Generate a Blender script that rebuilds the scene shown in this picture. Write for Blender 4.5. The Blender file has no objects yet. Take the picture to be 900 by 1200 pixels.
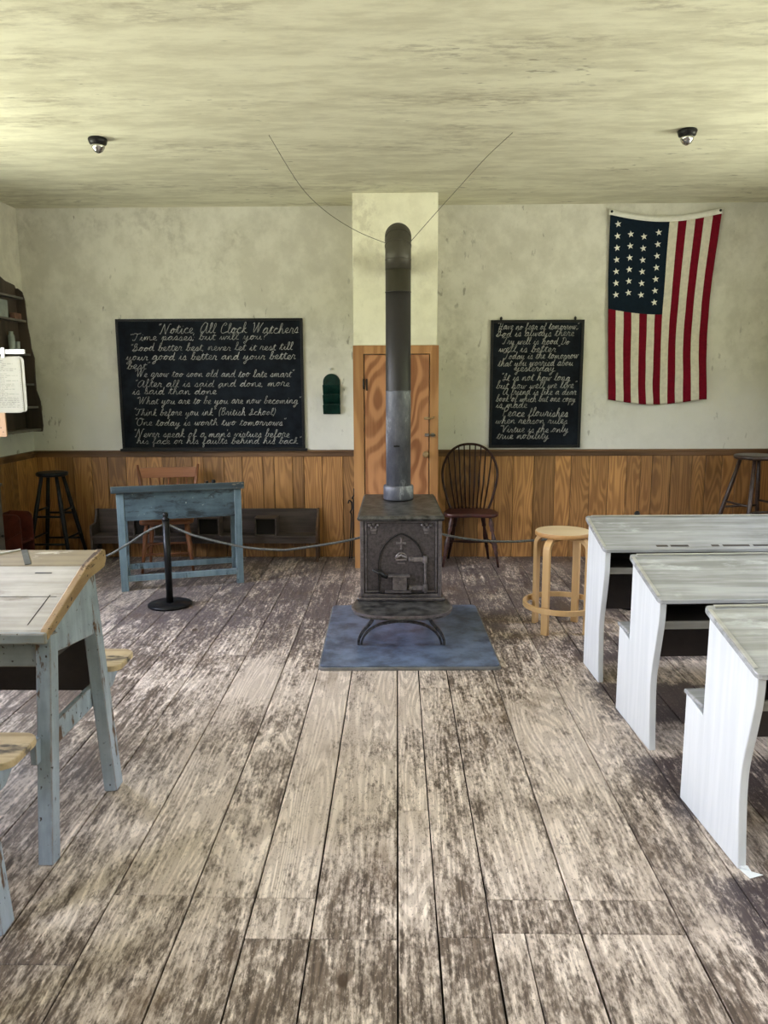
import bpy, bmesh, math, random
from mathutils import Vector, Matrix, noise as mnoise
random.seed(7)
C = bpy.context.scene.collection
R = math.radians
PI = math.pi

# ------------------------------------------------------------------ materials
def new_mat(name):
    m = bpy.data.materials.new(name); m.use_nodes = True
    nt = m.node_tree; b = nt.nodes['Principled BSDF']
    return m, nt, b

class G:
    """small node graph helper"""
    def __init__(s, nt): s.nt = nt
    def n(s, t, **kw):
        nd = s.nt.nodes.new(t)
        for k, v in kw.items():
            if k.startswith('i_'):
                nd.inputs[k[2:].replace('_', ' ')].default_value = v
            else: setattr(nd, k, v)
        return nd
    def l(s, a, b): s.nt.links.new(a, b)
    def put(s, sock, v):
        if isinstance(v, bpy.types.NodeSocket): s.l(v, sock)
        elif isinstance(v, (tuple, list)) and len(v) == 3 and sock.type == 'RGBA': sock.default_value = (*v, 1)
        else: sock.default_value = v
    def math(s, op, a, b=0.0, clamp=False):
        nd = s.n('ShaderNodeMath', operation=op, use_clamp=clamp); s.put(nd.inputs[0], a); s.put(nd.inputs[1], b); return nd.outputs[0]
    def coord(s, scale=(1, 1, 1), off=None, src='Object'):
        tc = s.n('ShaderNodeTexCoord'); o = tc.outputs[src]
        if off is not None:
            a = s.n('ShaderNodeVectorMath', operation='ADD'); s.l(o, a.inputs[0]); s.put(a.inputs[1], off); o = a.outputs[0]
        mp = s.n('ShaderNodeMapping'); mp.inputs['Scale'].default_value = scale; s.l(o, mp.inputs[0]); return mp.outputs[0]
    def noise(s, vec, scale=5, detail=6, rough=.6, dist=0):
        nd = s.n('ShaderNodeTexNoise', i_Scale=scale, i_Detail=detail, i_Roughness=rough, i_Distortion=dist); s.l(vec, nd.inputs['Vector']); return nd.outputs[0]
    def ramp(s, v, lo, hi):
        nd = s.n('ShaderNodeMapRange', interpolation_type='SMOOTHSTEP'); s.put(nd.inputs[0], v)
        nd.inputs[1].default_value = lo; nd.inputs[2].default_value = hi; return nd.outputs[0]
    def mix(s, f, a, b, mode='MIX'):
        nd = s.n('ShaderNodeMix', data_type='RGBA', blend_type=mode); s.put(nd.inputs[0], f); s.put(nd.inputs[6], a); s.put(nd.inputs[7], b); return nd.outputs[2]
    def bump(s, h, st, dist, b):
        nd = s.n('ShaderNodeBump'); nd.inputs['Strength'].default_value = st; nd.inputs['Distance'].default_value = dist
        s.l(h, nd.inputs['Height']); s.l(nd.outputs[0], b.inputs['Normal'])

def ax_scale(axis, across, along):
    v = [across] * 3; v['xyz'.index(axis)] = along; return tuple(v)

def bid_offset(g):
    at = g.n('ShaderNodeAttribute', attribute_name='bid')
    sc = g.n('ShaderNodeVectorMath', operation='SCALE'); g.l(at.outputs['Color'], sc.inputs[0]); sc.inputs['Scale'].default_value = 37.0
    return at, sc.outputs[0]

def wood(name, light, dark, axis='z', rings=26, ringscale=3.2, rough=.55, use_bid=False, contrast=1.0, tint=.35, fine=60, bump=.15, spec=.35, stretch=.13):
    m, nt, b = new_mat(name); g = G(nt); off = None
    if use_bid: at, off = bid_offset(g)
    p1 = g.coord(ax_scale(axis, ringscale, ringscale * stretch), off)
    field = g.noise(p1, 1, 1.5, .4)
    ring = g.math('SINE', g.math('MULTIPLY', field, rings * 6.28 / 2))
    ring = g.ramp(ring, -.9, 1.0)
    p2 = g.coord(ax_scale(axis, fine, fine * .03), off)
    fn = g.noise(p2, 1, 3, .6)
    p3 = g.coord(ax_scale(axis, 4, 1), off)
    big = g.noise(p3, 1, 4, .6)
    f = g.math('ADD', g.math('MULTIPLY', ring, .45 * contrast), g.math('MULTIPLY', fn, .6))
    f = g.math('ADD', f, g.math('MULTIPLY', g.math('SUBTRACT', big, .5), 1.0))
    f = g.ramp(f, .1, .95)
    col = g.mix(f, dark, light)
    if use_bid:
        sp = g.n('ShaderNodeSeparateColor'); g.l(at.outputs['Color'], sp.inputs[0])
        k = g.math('ADD', g.math('MULTIPLY', sp.outputs[0], tint * 2), 1 - tint)
        cc = g.n('ShaderNodeCombineColor'); g.l(k, cc.inputs[0]); g.l(k, cc.inputs[1]); g.l(k, cc.inputs[2])
        col = g.mix(1.0, col, cc.outputs[0], 'MULTIPLY')
    g.l(col, b.inputs['Base Color'])
    b.inputs['Roughness'].default_value = rough; b.inputs['Specular IOR Level'].default_value = spec
    g.bump(g.math('ADD', g.math('MULTIPLY', fn, .6), g.math('MULTIPLY', ring, .3)), bump, .004, b)
    return m

def worn(name, paint, paint2, bare, axis='z', wear=.62, edge=.06, streak=.5, rough=.55, scale=6, specks=None, speck_thr=.68, spec=.35, bare2=None, edgew=0, edgecol=None):
    """painted wood: streaky paint coat worn through to bare timber in patches"""
    m, nt, b = new_mat(name); g = G(nt)
    st = g.noise(g.coord(ax_scale(axis, 28, 1.6)), 1, 5, .6)
    mo = g.noise(g.coord((3, 3, 3)), 1, 6, .65)
    f = g.ramp(g.math('ADD', g.math('MULTIPLY', st, streak), g.math('MULTIPLY', mo, 1 - streak)), .34, .66)
    col = g.mix(f, paint2, paint)
    w = g.noise(g.coord(ax_scale(axis, scale, scale * .35)), 1, 9, .68)
    wm = g.ramp(w, wear, wear + edge)
    gr = g.noise(g.coord(ax_scale(axis, 70, 2)), 1, 3, .6)
    bc = g.mix(gr, bare2 or tuple(c * .55 for c in bare), bare)
    col = g.mix(wm, col, bc)
    if edgew:
        bv = g.n('ShaderNodeBevel', samples=4); bv.inputs['Radius'].default_value = edgew
        ge = g.n('ShaderNodeNewGeometry'); dp = g.n('ShaderNodeVectorMath', operation='DOT_PRODUCT'); g.l(bv.outputs[0], dp.inputs[0]); g.l(ge.outputs['Normal'], dp.inputs[1])
        en = g.noise(g.coord(ax_scale(axis, 30, 9)), 1, 6, .7)
        em = g.ramp(g.math('SUBTRACT', g.math('ADD', g.math('MULTIPLY', g.math('SUBTRACT', 1.0, dp.outputs['Value']), 3.0), en), .5), .12, .3)
        col = g.mix(em, col, edgecol or bc)
    if specks:
        sn = g.noise(g.coord((55, 55, 55)), 1, 3, .55); col = g.mix(g.ramp(sn, speck_thr, speck_thr + .04), col, specks)
    g.l(col, b.inputs['Base Color']); b.inputs['Roughness'].default_value = rough; b.inputs['Specular IOR Level'].default_value = spec
    g.bump(g.math('ADD', g.math('MULTIPLY', st, .5), g.math('MULTIPLY', wm, -.6)), .2, .003, b)
    return m

def plain(name, col, rough=.5, metal=0, var=.15, scale=12, bump=.05, spec=.5, col2=None):
    m, nt, b = new_mat(name); g = G(nt)
    n = g.noise(g.coord((scale,) * 3), 1, 6, .65)
    g.l(g.mix(g.ramp(n, .3, .7), col2 or tuple(c * (1 - var * 2) for c in col), tuple(min(1, c * (1 + var)) for c in col)), b.inputs['Base Color'])
    b.inputs['Roughness'].default_value = rough; b.inputs['Metallic'].default_value = metal; b.inputs['Specular IOR Level'].default_value = spec
    g.bump(n, bump, .003, b)
    return m

def plaster(name, base, shade, stain, streak_axis=None, stain_amt=.35, low_white=None, scuff=True):
    m, nt, b = new_mat(name); g = G(nt)
    if streak_axis == 'x': sc = (.9, 3.2, 3.2)
    else: sc = (1.6, 1.6, 1.4)
    n1 = g.noise(g.coord(sc), 1, 8, .62, .3)
    n2 = g.noise(g.coord(tuple(c * 3.1 for c in sc), (5, 3, 1)), 1, 7, .7)
    f = g.ramp(g.math('ADD', g.math('MULTIPLY', n1, .45), g.math('MULTIPLY', n2, .55)), .40, .60)
    col = g.mix(f, shade, base)
    s1 = g.noise(g.coord(tuple(c * .8 for c in sc), (11, 7, 3)), 1, 9, .7)
    s2 = g.noise(g.coord(tuple(c * 9 for c in sc), (2, 9, 4)), 1, 6, .7)
    sf = g.math('MULTIPLY', g.ramp(s1, .5, .66), g.ramp(s2, .42, .62))
    col = g.mix(g.math('MULTIPLY', sf, stain_amt), col, stain)
    if low_white:
        sp = g.n('ShaderNodeSeparateXYZ'); g.l(g.coord((1, 1, 1)), sp.inputs[0])
        zz = g.math('ADD', sp.outputs[2], g.math('MULTIPLY', g.math('SUBTRACT', n2, .5), 1.2))
        col = g.mix(g.math('MULTIPLY', g.ramp(zz, 1.75, 1.2), .6), col, low_white)
    if scuff:
        k = g.noise(g.coord((26, 26, 9) if streak_axis is None else (9, 26, 26)), 1, 3, .5)
        kk = g.noise(g.coord((1.3, 1.3, 1.3), (3, 3, 3)), 1, 2, .5)
        col = g.mix(g.math('MULTIPLY', g.math('MULTIPLY', g.ramp(k, .64, .71), g.ramp(kk, .5, .62)), .55), col, tuple(c * .45 for c in stain))
    g.l(col, b.inputs['Base Color']); b.inputs['Roughness'].default_value = .9; b.inputs['Specular IOR Level'].default_value = .15
    g.bump(g.math('ADD', n1, g.math('MULTIPLY', n2, .6)), .25, .012, b)
    return m

def floor_mat():
    m, nt, b = new_mat('worn_floorboards'); g = G(nt)
    at, off = bid_offset(g)
    spb = g.n('ShaderNodeSeparateColor'); g.l(at.outputs['Color'], spb.inputs[0])
    sp = g.n('ShaderNodeSeparateXYZ'); g.l(g.coord((1, 1, 1)), sp.inputs[0]); X, Y = sp.outputs[0], sp.outputs[1]
    field = g.noise(g.coord((5.0, .55, 1), off), 1, 1.2, .4)
    ring = g.ramp(g.math('SINE', g.math('MULTIPLY', field, 150)), -.6, 1)
    fine = g.noise(g.coord((90, 4, 1), off), 1, 4, .65)
    flake = g.noise(g.coord((85, 30, 1), off), 1, 6, .7)
    flake2 = g.noise(g.coord((24, 7, 1), off), 1, 8, .72)
    patch = g.noise(g.coord((5.5, 1.5, 1), off), 1, 6, .62)
    large = g.noise(g.coord((1.3, .9, 1), (4.3, 2.2, 0)), 1, 5, .6)
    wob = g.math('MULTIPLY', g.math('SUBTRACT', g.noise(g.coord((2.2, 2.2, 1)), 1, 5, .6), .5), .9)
    # where old dark floor paint survived foot traffic; under also paints desk shade
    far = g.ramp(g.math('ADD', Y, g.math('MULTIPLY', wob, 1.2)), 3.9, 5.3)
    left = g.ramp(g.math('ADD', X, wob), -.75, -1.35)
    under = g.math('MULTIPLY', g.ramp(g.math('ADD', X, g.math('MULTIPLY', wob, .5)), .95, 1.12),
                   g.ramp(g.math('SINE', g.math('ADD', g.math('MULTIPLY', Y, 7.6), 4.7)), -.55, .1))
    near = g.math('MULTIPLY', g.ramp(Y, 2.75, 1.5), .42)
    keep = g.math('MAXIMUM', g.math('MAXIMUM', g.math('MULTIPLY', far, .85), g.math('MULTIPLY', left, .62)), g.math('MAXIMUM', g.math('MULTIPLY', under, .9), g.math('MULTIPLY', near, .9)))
    # wear amount -> threshold on the flake noise
    v = g.math('ADD', g.math('MULTIPLY', flake, .36), g.math('MULTIPLY', flake2, .36))
    v = g.math('ADD', v, g.math('MULTIPLY', patch, .28))
    v = g.math('ADD', v, g.math('MULTIPLY', g.math('SUBTRACT', large, .5), .22))
    v = g.math('ADD', v, g.math('MULTIPLY', g.math('SUBTRACT', spb.outputs[0], .5), .055))
    v = g.math('ADD', v, g.math('MULTIPLY', g.math('SUBTRACT', fine, .5), .12))
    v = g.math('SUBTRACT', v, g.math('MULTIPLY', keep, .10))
    pale = g.ramp(v, .39, .53)
    tan = g.mix(g.ramp(fine, .3, .7), (.60, .495, .42), (.90, .785, .685))
    tan = g.mix(g.math('MULTIPLY', g.ramp(ring, .75, .1), .45), tan, (.33, .265, .215))
    tan = g.mix(g.math('MULTIPLY', g.ramp(g.noise(g.coord((2, 1, 1), (8, 1, 0)), 1, 4, .6), .45, .7), .5), tan, (.47, .385, .315))
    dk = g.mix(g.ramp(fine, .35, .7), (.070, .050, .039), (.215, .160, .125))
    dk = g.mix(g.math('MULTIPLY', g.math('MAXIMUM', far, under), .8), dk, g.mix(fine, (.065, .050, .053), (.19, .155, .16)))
    dk = g.mix(g.math('MULTIPLY', under, .8), dk, g.mix(fine, (.022, .016, .018), (.10, .075, .08)))  # extra darkening puts the shade beneath the right-hand desks into the floor colour
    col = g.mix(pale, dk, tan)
    sk = g.noise(g.coord((160, 70, 1), off), 1, 3, .6)
    col = g.mix(g.math('MULTIPLY', g.ramp(sk, .60, .70), .75), col, (.07, .05, .04))
    col = g.mix(g.math('MULTIPLY', g.ramp(sk, .38, .30), .5), col, (.62, .54, .47))
    scr = g.noise(g.coord((14, 14, 1), (3, 3, 0)), 1, 2, .5, 2.5)
    sl = g.ramp(g.math('ABSOLUTE', g.math('SUBTRACT', scr, .5)), .012, .002)
    col = g.mix(g.math('MULTIPLY', g.math('MULTIPLY', sl, far), .35), col, (.55, .5, .48))
    # brown water stains and knots
    br = g.math('MULTIPLY', g.ramp(g.noise(g.coord((1.7, 1.1, 1), (1.7, 6.1, 0)), 1, 5, .6), .56, .68), .5)
    col = g.mix(br, col, (.13, .078, .04))
    vo = g.n('ShaderNodeTexVoronoi', feature='F1', i_Scale=1.0); g.l(g.coord((3.2, 1.7, 1), off), vo.inputs['Vector'])
    kn = g.ramp(vo.outputs['Distance'], .062, .04)
    col = g.mix(g.math('MULTIPLY', kn, .85), col, (.05, .028, .018))
    g.l(col, b.inputs['Base Color'])
    g.l(g.math('ADD', g.math('MULTIPLY', pale, .12), .46), b.inputs['Roughness']); b.inputs['Specular IOR Level'].default_value = .45
    g.bump(g.math('ADD', g.math('ADD', g.math('MULTIPLY', flake, .5), g.math('MULTIPLY', fine, .5)), g.math('MULTIPLY', flake2, .9)), .4, .006, b)
    return m

M = {}
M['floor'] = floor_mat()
M['wall'] = plaster('cream_plaster', (.66, .645, .565), (.54, .525, .45), (.27, .25, .20), stain_amt=.4, low_white=(.74, .74, .72))
M['wall_side'] = plaster('side_plaster', (.66, .64, .54), (.53, .51, .43), (.27, .25, .19), stain_amt=.35, low_white=(.64, .67, .70))
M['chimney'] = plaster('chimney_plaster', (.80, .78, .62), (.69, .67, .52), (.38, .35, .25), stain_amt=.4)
M['ceiling'] = plaster('ceiling_distemper', (.74, .725, .57), (.585, .565, .43), (.34, .31, .23), 'x', .7)
M['wainscot'] = wood('wainscot_pine', (.44, .225, .075), (.20, .092, .028), 'z', rings=34, ringscale=7, contrast=.7, use_bid=True, tint=.3, rough=.42, spec=.5)
M['door'] = wood('closet_door_pine', (.46, .22, .10), (.22, .085, .034), 'z', rings=20, ringscale=3.4, use_bid=True, tint=.1, rough=.4, contrast=1.2, stretch=.42)
M['door_trim'] = wood('door_trim_pine', (.45, .235, .095), (.27, .12, .042), 'z', rings=14, ringscale=4, rough=.42)
M['rail'] = wood('dark_chair_rail', (.19, .10, .045), (.075, .038, .018), 'x', rings=10, rough=.5)
M['dark'] = plain('dark_gap', (.012, .009, .008), .9, bump=0)
M['slate'] = plain('blackboard_slate', (.009, .012, .017), .75, var=.3, scale=5, bump=.02, spec=.08, col2=(.004, .005, .008))
M['black_frame'] = plain('black_painted_frame', (.012, .012, .013), .45, spec=.2)
M['chalk'] = plain('white_chalk', (.36, .36, .34), .95, var=.25, scale=40)
M['iron'] = plain('cast_iron', (.068, .057, .061), .45, .3, var=.25, scale=60, bump=.15, spec=.5)
M['iron_edge'] = plain('polished_iron_highlight', (.15, .133, .14), .3, .5, var=.2, scale=30, bump=.06)  # lighter tone stands in for highlights along the mouldings
M['iron_relief'] = plain('lightened_iron_ornament', (.19, .17, .175), .32, .45, var=.25, scale=30, bump=.05)  # ornaments coloured lighter in place of highlights the flat light leaves out
M['iron_leg'] = plain('stove_leg_iron', (.07, .07, .075), .35, .5, var=.3, scale=40)
M['iron_top'] = plain('stove_top_iron', (.085, .082, .08), .4, .35, var=.45, scale=18, bump=.15)
M['iron_black'] = plain('black_iron', (.02, .02, .022), .4, .5)
M['mat'] = plain('blue_grey_slate_pad', (.125, .17, .26), .34, var=.25, scale=7, bump=.08, col2=(.055, .07, .105))
M['mat_rim'] = plain('pad_rim', (.22, .22, .22), .5, .2)
M['blue'] = worn('blue_desk_paint', (.105, .165, .21), (.035, .06, .082), (.02, .03, .04), 'x', wear=.50, edge=.12, streak=.35, rough=.42, scale=12, spec=.5, specks=(.36, .42, .42), speck_thr=.7)
M['blue_leg'] = worn('blue_leg_paint', (.19, .27, .325), (.095, .145, .18), (.04, .05, .055), 'z', wear=.57, edge=.08, edgew=.006, edgecol=(.33, .38, .38), rough=.45, scale=8, specks=(.4, .45, .45), speck_thr=.72)
M['blue_top'] = worn('blue_desk_top', (.06, .09, .11), (.025, .038, .048), (.24, .22, .17), 'x', wear=.62, edge=.03, edgew=.006, edgecol=(.20, .19, .15), rough=.42)
M['grey_side'] = worn('grey_desk_paint', (.66, .68, .70), (.585, .61, .63), (.40, .39, .35), 'z', wear=.74, edge=.1, streak=.75, rough=.5, scale=4)
M['grey_top'] = worn('grey_desk_top_paint_sheen', (.42, .43, .45), (.245, .25, .25), (.62, .65, .70), 'x', wear=.56, edge=.14, streak=.75, rough=.26, scale=6, spec=.8, bare2=(.50, .52, .54))  # blue-white patches and tint put a sky sheen into the colour
M['grey_edge'] = worn('grey_desk_edge', (.50, .50, .47), (.33, .32, .28), (.25, .22, .17), 'x', wear=.7)
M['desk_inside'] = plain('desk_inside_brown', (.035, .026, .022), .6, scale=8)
M['shelf_edge'] = worn('shelf_front_paint', (.27, .26, .23), (.18, .17, .15), (.1, .09, .07), 'x', wear=.7)
M['left_paint'] = worn('weathered_blue_grey_paint', (.37, .435, .52), (.20, .245, .29), (.13, .075, .045), 'z', wear=.565, edge=.05, streak=.35, rough=.5, scale=9, specks=(.03, .02, .015), speck_thr=.67, edgew=.007, edgecol=(.17, .085, .045))  # wear pushed heavier, partly to darken camera-facing sides as shade would
M['left_apron'] = worn('peeling_shaded_apron_paint', (.30, .33, .35), (.17, .185, .19), (.16, .06, .035), 'x', wear=.58, edge=.06, scale=9, streak=.3, specks=(.03, .02, .015), speck_thr=.66, edgew=.008, edgecol=(.30, .22, .15))  # darker, heavier wear also stands in for shade on the camera side
M['left_top'] = worn('scrubbed_desk_top', (.46, .435, .41), (.27, .245, .22), (.10, .08, .07), 'x', wear=.57, edge=.14, streak=.55, rough=.3, scale=6, spec=.7, bare2=(.22, .18, .14))
M['ledge'] = worn('ledge_bare_wood', (.26, .21, .135), (.15, .115, .07), (.55, .50, .40), 'x', wear=.62, edge=.04, streak=.5, rough=.5)
M['left_edge'] = worn('worn_yellow_edge', (.38, .27, .15), (.22, .135, .07), (.07, .04, .025), 'y', wear=.55, edge=.06, streak=.4, scale=12, specks=(.04, .02, .01), speck_thr=.66)
M['left_seat'] = worn('worn_seat_wood', (.62, .49, .31), (.36, .26, .15), (.12, .10, .085), 'x', wear=.55, edge=.1, streak=.5)
M['birch'] = wood('birch_stool', (.72, .50, .26), (.60, .385, .175), 'z', rings=8, contrast=.4, rough=.4, bump=.03)
M['birch_top'] = wood('birch_seat', (.74, .60, .40), (.64, .48, .28), 'x', rings=8, contrast=.4, rough=.4, bump=.03)
M['birch_edge'] = wood('birch_edge', (.55, .32, .13), (.45, .24, .09), 'z', rings=8, contrast=.4, rough=.4, bump=.03)
M['windsor'] = plain('dark_maroon_brown_wood', (.035, .014, .012), .33, var=.3, scale=20, spec=.2)
M['windsor_seat'] = plain('maroon_seat_wood', (.055, .015, .013), .33, var=.3, scale=14)
M['windsor_leg'] = plain('worn_maroon_leg_wood', (.075, .035, .030), .4, var=.4, scale=18)
M['chair'] = wood('orange_brown_chair_wood', (.33, .14, .065), (.17, .062, .028), 'x', rings=10, contrast=.6, rough=.38)
M['chair_v'] = wood('orange_brown_chair_legs', (.30, .12, .055), (.15, .055, .025), 'z', rings=10, contrast=.6, rough=.38)
M['stool_black'] = plain('black_painted_stool', (.012, .013, .017), .4, var=.3, scale=18, spec=.2)
M['stool_dark'] = plain('dark_brown_stool', (.045, .028, .022), .38, var=.3, scale=18)
M['bench'] = worn('dark_grey_bench_wood', (.105, .082, .074), (.05, .038, .035), (.13, .10, .075), 'x', wear=.66, streak=.7, rough=.5)
M['bench_leg'] = wood('brown_bench_end', (.13, .07, .035), (.06, .032, .018), 'z', rings=8)
M['red'] = plain('dark_red_paint', (.095, .020, .014), .45, var=.25, scale=10)
M['greycab'] = plain('grey_brown_cupboard_paint', (.10, .092, .088), .5, var=.1)
M['green'] = plain('dark_green_enamel', (.004, .026, .019), .35, var=.25, scale=14, spec=.2)
M['black'] = plain('black_lacquer', (.012, .012, .013), .3, spec=.2)
M['rope'] = plain('grey_rope', (.11, .115, .11), .45, var=.3, scale=90, bump=.4)
M['wire'] = plain('thin_wire', (.10, .095, .07), .6)
M['pipe'] = None
M['paper'] = plain('cream_paper', (.30, .285, .23), .7, var=.05, scale=6, bump=.0)
M['paper_white'] = plain('white_paper', (.8, .83, .84), .6, var=.03, bump=0)
M['ink'] = plain('grey_print', (.16, .15, .12), .8, bump=0)
M['white'] = plain('white_plastic', (.62, .61, .61), .4, var=.03, bump=0)
M['post'] = wood('pale_wood_slat', (.52, .36, .22), (.38, .23, .13), 'z', rings=8)
M['cabinet'] = wood('dark_shelf_wood', (.075, .055, .042), (.035, .026, .021), 'z', rings=10)
M['cabinet_in'] = plain('shelf_inside_grey', (.09, .105, .10), .6)
M['shelf_board'] = plain('grey_shelf_board', (.13, .12, .11), .6)
M['brass'] = plain('dull_brass', (.42, .30, .16), .3, .6)
M['steel'] = plain('dull_steel', (.20, .18, .16), .35, .8)
M['chrome'] = plain('chrome', (.6, .6, .58), .15, .95, bump=0)
M['flag_red'] = plain('flag_red_cloth', (.15, .004, .014), .85, var=.08, scale=30, bump=.1, spec=.1)
M['flag_white'] = plain('flag_white_cloth', (.60, .57, .47), .85, var=.06, scale=30, bump=.1, spec=.1)
M['flag_blue'] = plain('flag_navy_cloth', (.006, .013, .023), .85, var=.08, scale=30, bump=.1, spec=.1)
M['hem'] = plain('white_hem_canvas', (.74, .73, .66), .8, var=.04)
M['glassware'] = plain('pale_glass', (.30, .34, .33), .2, var=.1)
M['redbrown'] = plain('red_brown_block', (.17, .085, .06), .6)
M['tape'] = plain('grey_tape', (.12, .12, .11), .9, spec=.1)
M['tape_light'] = plain('light_cord', (.50, .50, .45), .6)
M['win_paint'] = plain('white_sash_paint', (.62, .62, .56), .5)

def pipe_mat():
    m, nt, b = new_mat('stovepipe_steel'); g = G(nt)
    sp = g.n('ShaderNodeSeparateXYZ'); g.l(g.coord((1, 1, 1)), sp.inputs[0]); Z = sp.outputs[2]
    n = g.noise(g.coord((9, 9, 4)), 1, 8, .7)
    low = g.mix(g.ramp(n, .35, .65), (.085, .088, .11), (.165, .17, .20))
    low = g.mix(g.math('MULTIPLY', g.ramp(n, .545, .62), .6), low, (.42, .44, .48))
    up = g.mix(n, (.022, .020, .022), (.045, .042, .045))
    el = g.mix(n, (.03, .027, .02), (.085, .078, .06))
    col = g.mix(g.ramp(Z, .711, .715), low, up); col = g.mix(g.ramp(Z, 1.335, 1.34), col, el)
    g.l(col, b.inputs['Base Color']); b.inputs['Metallic'].default_value = .2; b.inputs['Roughness'].default_value = .45; b.inputs['Specular IOR Level'].default_value = .35
    g.bump(n, .08, .004, b); return m
M['pipe'] = pipe_mat()

def glass_mat():
    m = bpy.data.materials.new('window_glass'); m.use_nodes = True; nt = m.node_tree; nt.nodes.clear(); g = G(nt)
    o = g.n('ShaderNodeOutputMaterial'); mx = g.n('ShaderNodeMixShader'); t = g.n('ShaderNodeBsdfTransparent'); gl = g.n('ShaderNodeBsdfGlossy')
    gl.inputs['Roughness'].default_value = .02; mx.inputs[0].default_value = .06; t.inputs[0].default_value = (.95, .97, .96, 1)
    g.l(t.outputs[0], mx.inputs[1]); g.l(gl.outputs[0], mx.inputs[2]); g.l(mx.outputs[0], o.inputs[0]); return m
M['glass'] = glass_mat()

# ------------------------------------------------------------------ mesh building
class MB:
    def __init__(s): s.v = []; s.f = []; s.mi = []; s.sm = []; s.fa = []; s.cur = 0; s.attr = (0, 0, 0)
    def face(s, idx, smooth=False):
        s.f.append(tuple(idx)); s.mi.append(s.cur); s.sm.append(smooth); s.fa.append(s.attr)
    def add(s, vs, fs, smooth=False):
        k = len(s.v); s.v += [Vector(v) for v in vs]
        for f in fs: s.face([k + i for i in f], smooth)
    def box(s, a, b, mat=None):
        (x0, y0, z0), (x1, y1, z1) = a, b
        x0, x1 = min(x0, x1), max(x0, x1); y0, y1 = min(y0, y1), max(y0, y1); z0, z1 = min(z0, z1), max(z0, z1)
        vs = [Vector(p) for p in ((x0, y0, z0), (x1, y0, z0), (x1, y1, z0), (x0, y1, z0), (x0, y0, z1), (x1, y0, z1), (x1, y1, z1), (x0, y1, z1))]
        if mat: vs = [mat @ v for v in vs]
        s.add(vs, [(0, 3, 2, 1), (4, 5, 6, 7), (0, 1, 5, 4), (1, 2, 6, 5), (2, 3, 7, 6), (3, 0, 4, 7)]); return s
    def bar(s, p0, p1, w, h, up=(0, 0, 1), w1=None, h1=None):
        """box-section bar from p0 to p1; w across, h along up"""
        p0, p1 = Vector(p0), Vector(p1); d = (p1 - p0).normalized(); up = Vector(up)
        sd = d.cross(up).normalized(); u = sd.cross(d).normalized()
        w1 = w if w1 is None else w1; h1 = h if h1 is None else h1; vs = []
        for p, a, b in ((p0, w / 2, h / 2), (p1, w1 / 2, h1 / 2)):
            vs += [p - sd * a - u * b, p + sd * a - u * b, p + sd * a + u * b, p - sd * a + u * b]
        s.add(vs, [(0, 1, 2, 3)[::-1], (4, 5, 6, 7), (0, 1, 5, 4), (1, 2, 6, 5), (2, 3, 7, 6), (3, 0, 4, 7)]); return s
    def prism(s, poly, plane, a, b):
        """poly 2-D extruded: plane 'xy' along z, 'xz' along y, 'yz' along x"""
        def P(p, t): return {'xy': (p[0], p[1], t), 'xz': (p[0], t, p[1]), 'yz': (t, p[0], p[1])}[plane]
        n = len(poly); vs = [P(p, a) for p in poly] + [P(p, b) for p in poly]
        fs = [tuple(range(n))[::-1], tuple(range(n, 2 * n))] + [(i, (i + 1) % n, n + (i + 1) % n, n + i) for i in range(n)]
        s.add(vs, fs); return s
    def tube(s, pts, r, seg=10, cap=True, closed=False, squash=None):
        pts = [Vector(p) for p in pts]; n = len(pts); rs = r if isinstance(r, (list, tuple)) else [r] * n
        k = len(s.v); prev = None
        for i, p in enumerate(pts):
            if closed: t = (pts[(i + 1) % n] - pts[i - 1]).normalized()
            else: t = (pts[min(i + 1, n - 1)] - pts[max(i - 1, 0)]).normalized()
            if prev is None:
                a = Vector((0, 0, 1)) if abs(t.z) < .9 else Vector((1, 0, 0)); u = t.cross(a).normalized()
            else: u = (prev - t * prev.dot(t)).normalized()
            prev = u; w = t.cross(u).normalized()
            for j in range(seg):
                q = 2 * PI * j / seg; s.v.append(p + u * math.cos(q) * rs[i] + w * math.sin(q) * rs[i] * (squash or 1))
        m = n if closed else n - 1
        for i in range(m):
            for j in range(seg):
                a = k + i * seg + j; b = k + i * seg + (j + 1) % seg; c = k + ((i + 1) % n) * seg + (j + 1) % seg; d = k + ((i + 1) % n) * seg + j
                s.face((a, b, c, d), True)
        if cap and not closed:
            s.face([k + j for j in range(seg)][::-1]); s.face([k + (n - 1) * seg + j for j in range(seg)])
        return s
    def rectsweep(s, pts, w, h, up=(0, 1, 0), closed=False):
        """rectangular strip along pts: w along 'up', h in the plane of the curve"""
        pts = [Vector(p) for p in pts]; n = len(pts); up = Vector(up); k = len(s.v)
        for i, p in enumerate(pts):
            if closed: t = (pts[(i + 1) % n] - pts[i - 1]).normalized()
            else: t = (pts[min(i + 1, n - 1)] - pts[max(i - 1, 0)]).normalized()
            nn = t.cross(up).normalized()
            hh = h[i] if isinstance(h, (list, tuple)) else h
            s.v += [p - up * w / 2 - nn * hh / 2, p + up * w / 2 - nn * hh / 2, p + up * w / 2 + nn * hh / 2, p - up * w / 2 + nn * hh / 2]
        for i in range(n if closed else n - 1):
            for j in range(4):
                a = k + i * 4; b = k + ((i + 1) % n) * 4
                s.face((a + j, a + (j + 1) % 4, b + (j + 1) % 4, b + j))
        if not closed: s.face((k + 3, k + 2, k + 1, k)); e = k + (n - 1) * 4; s.face((e, e + 1, e + 2, e + 3))
        return s
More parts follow.
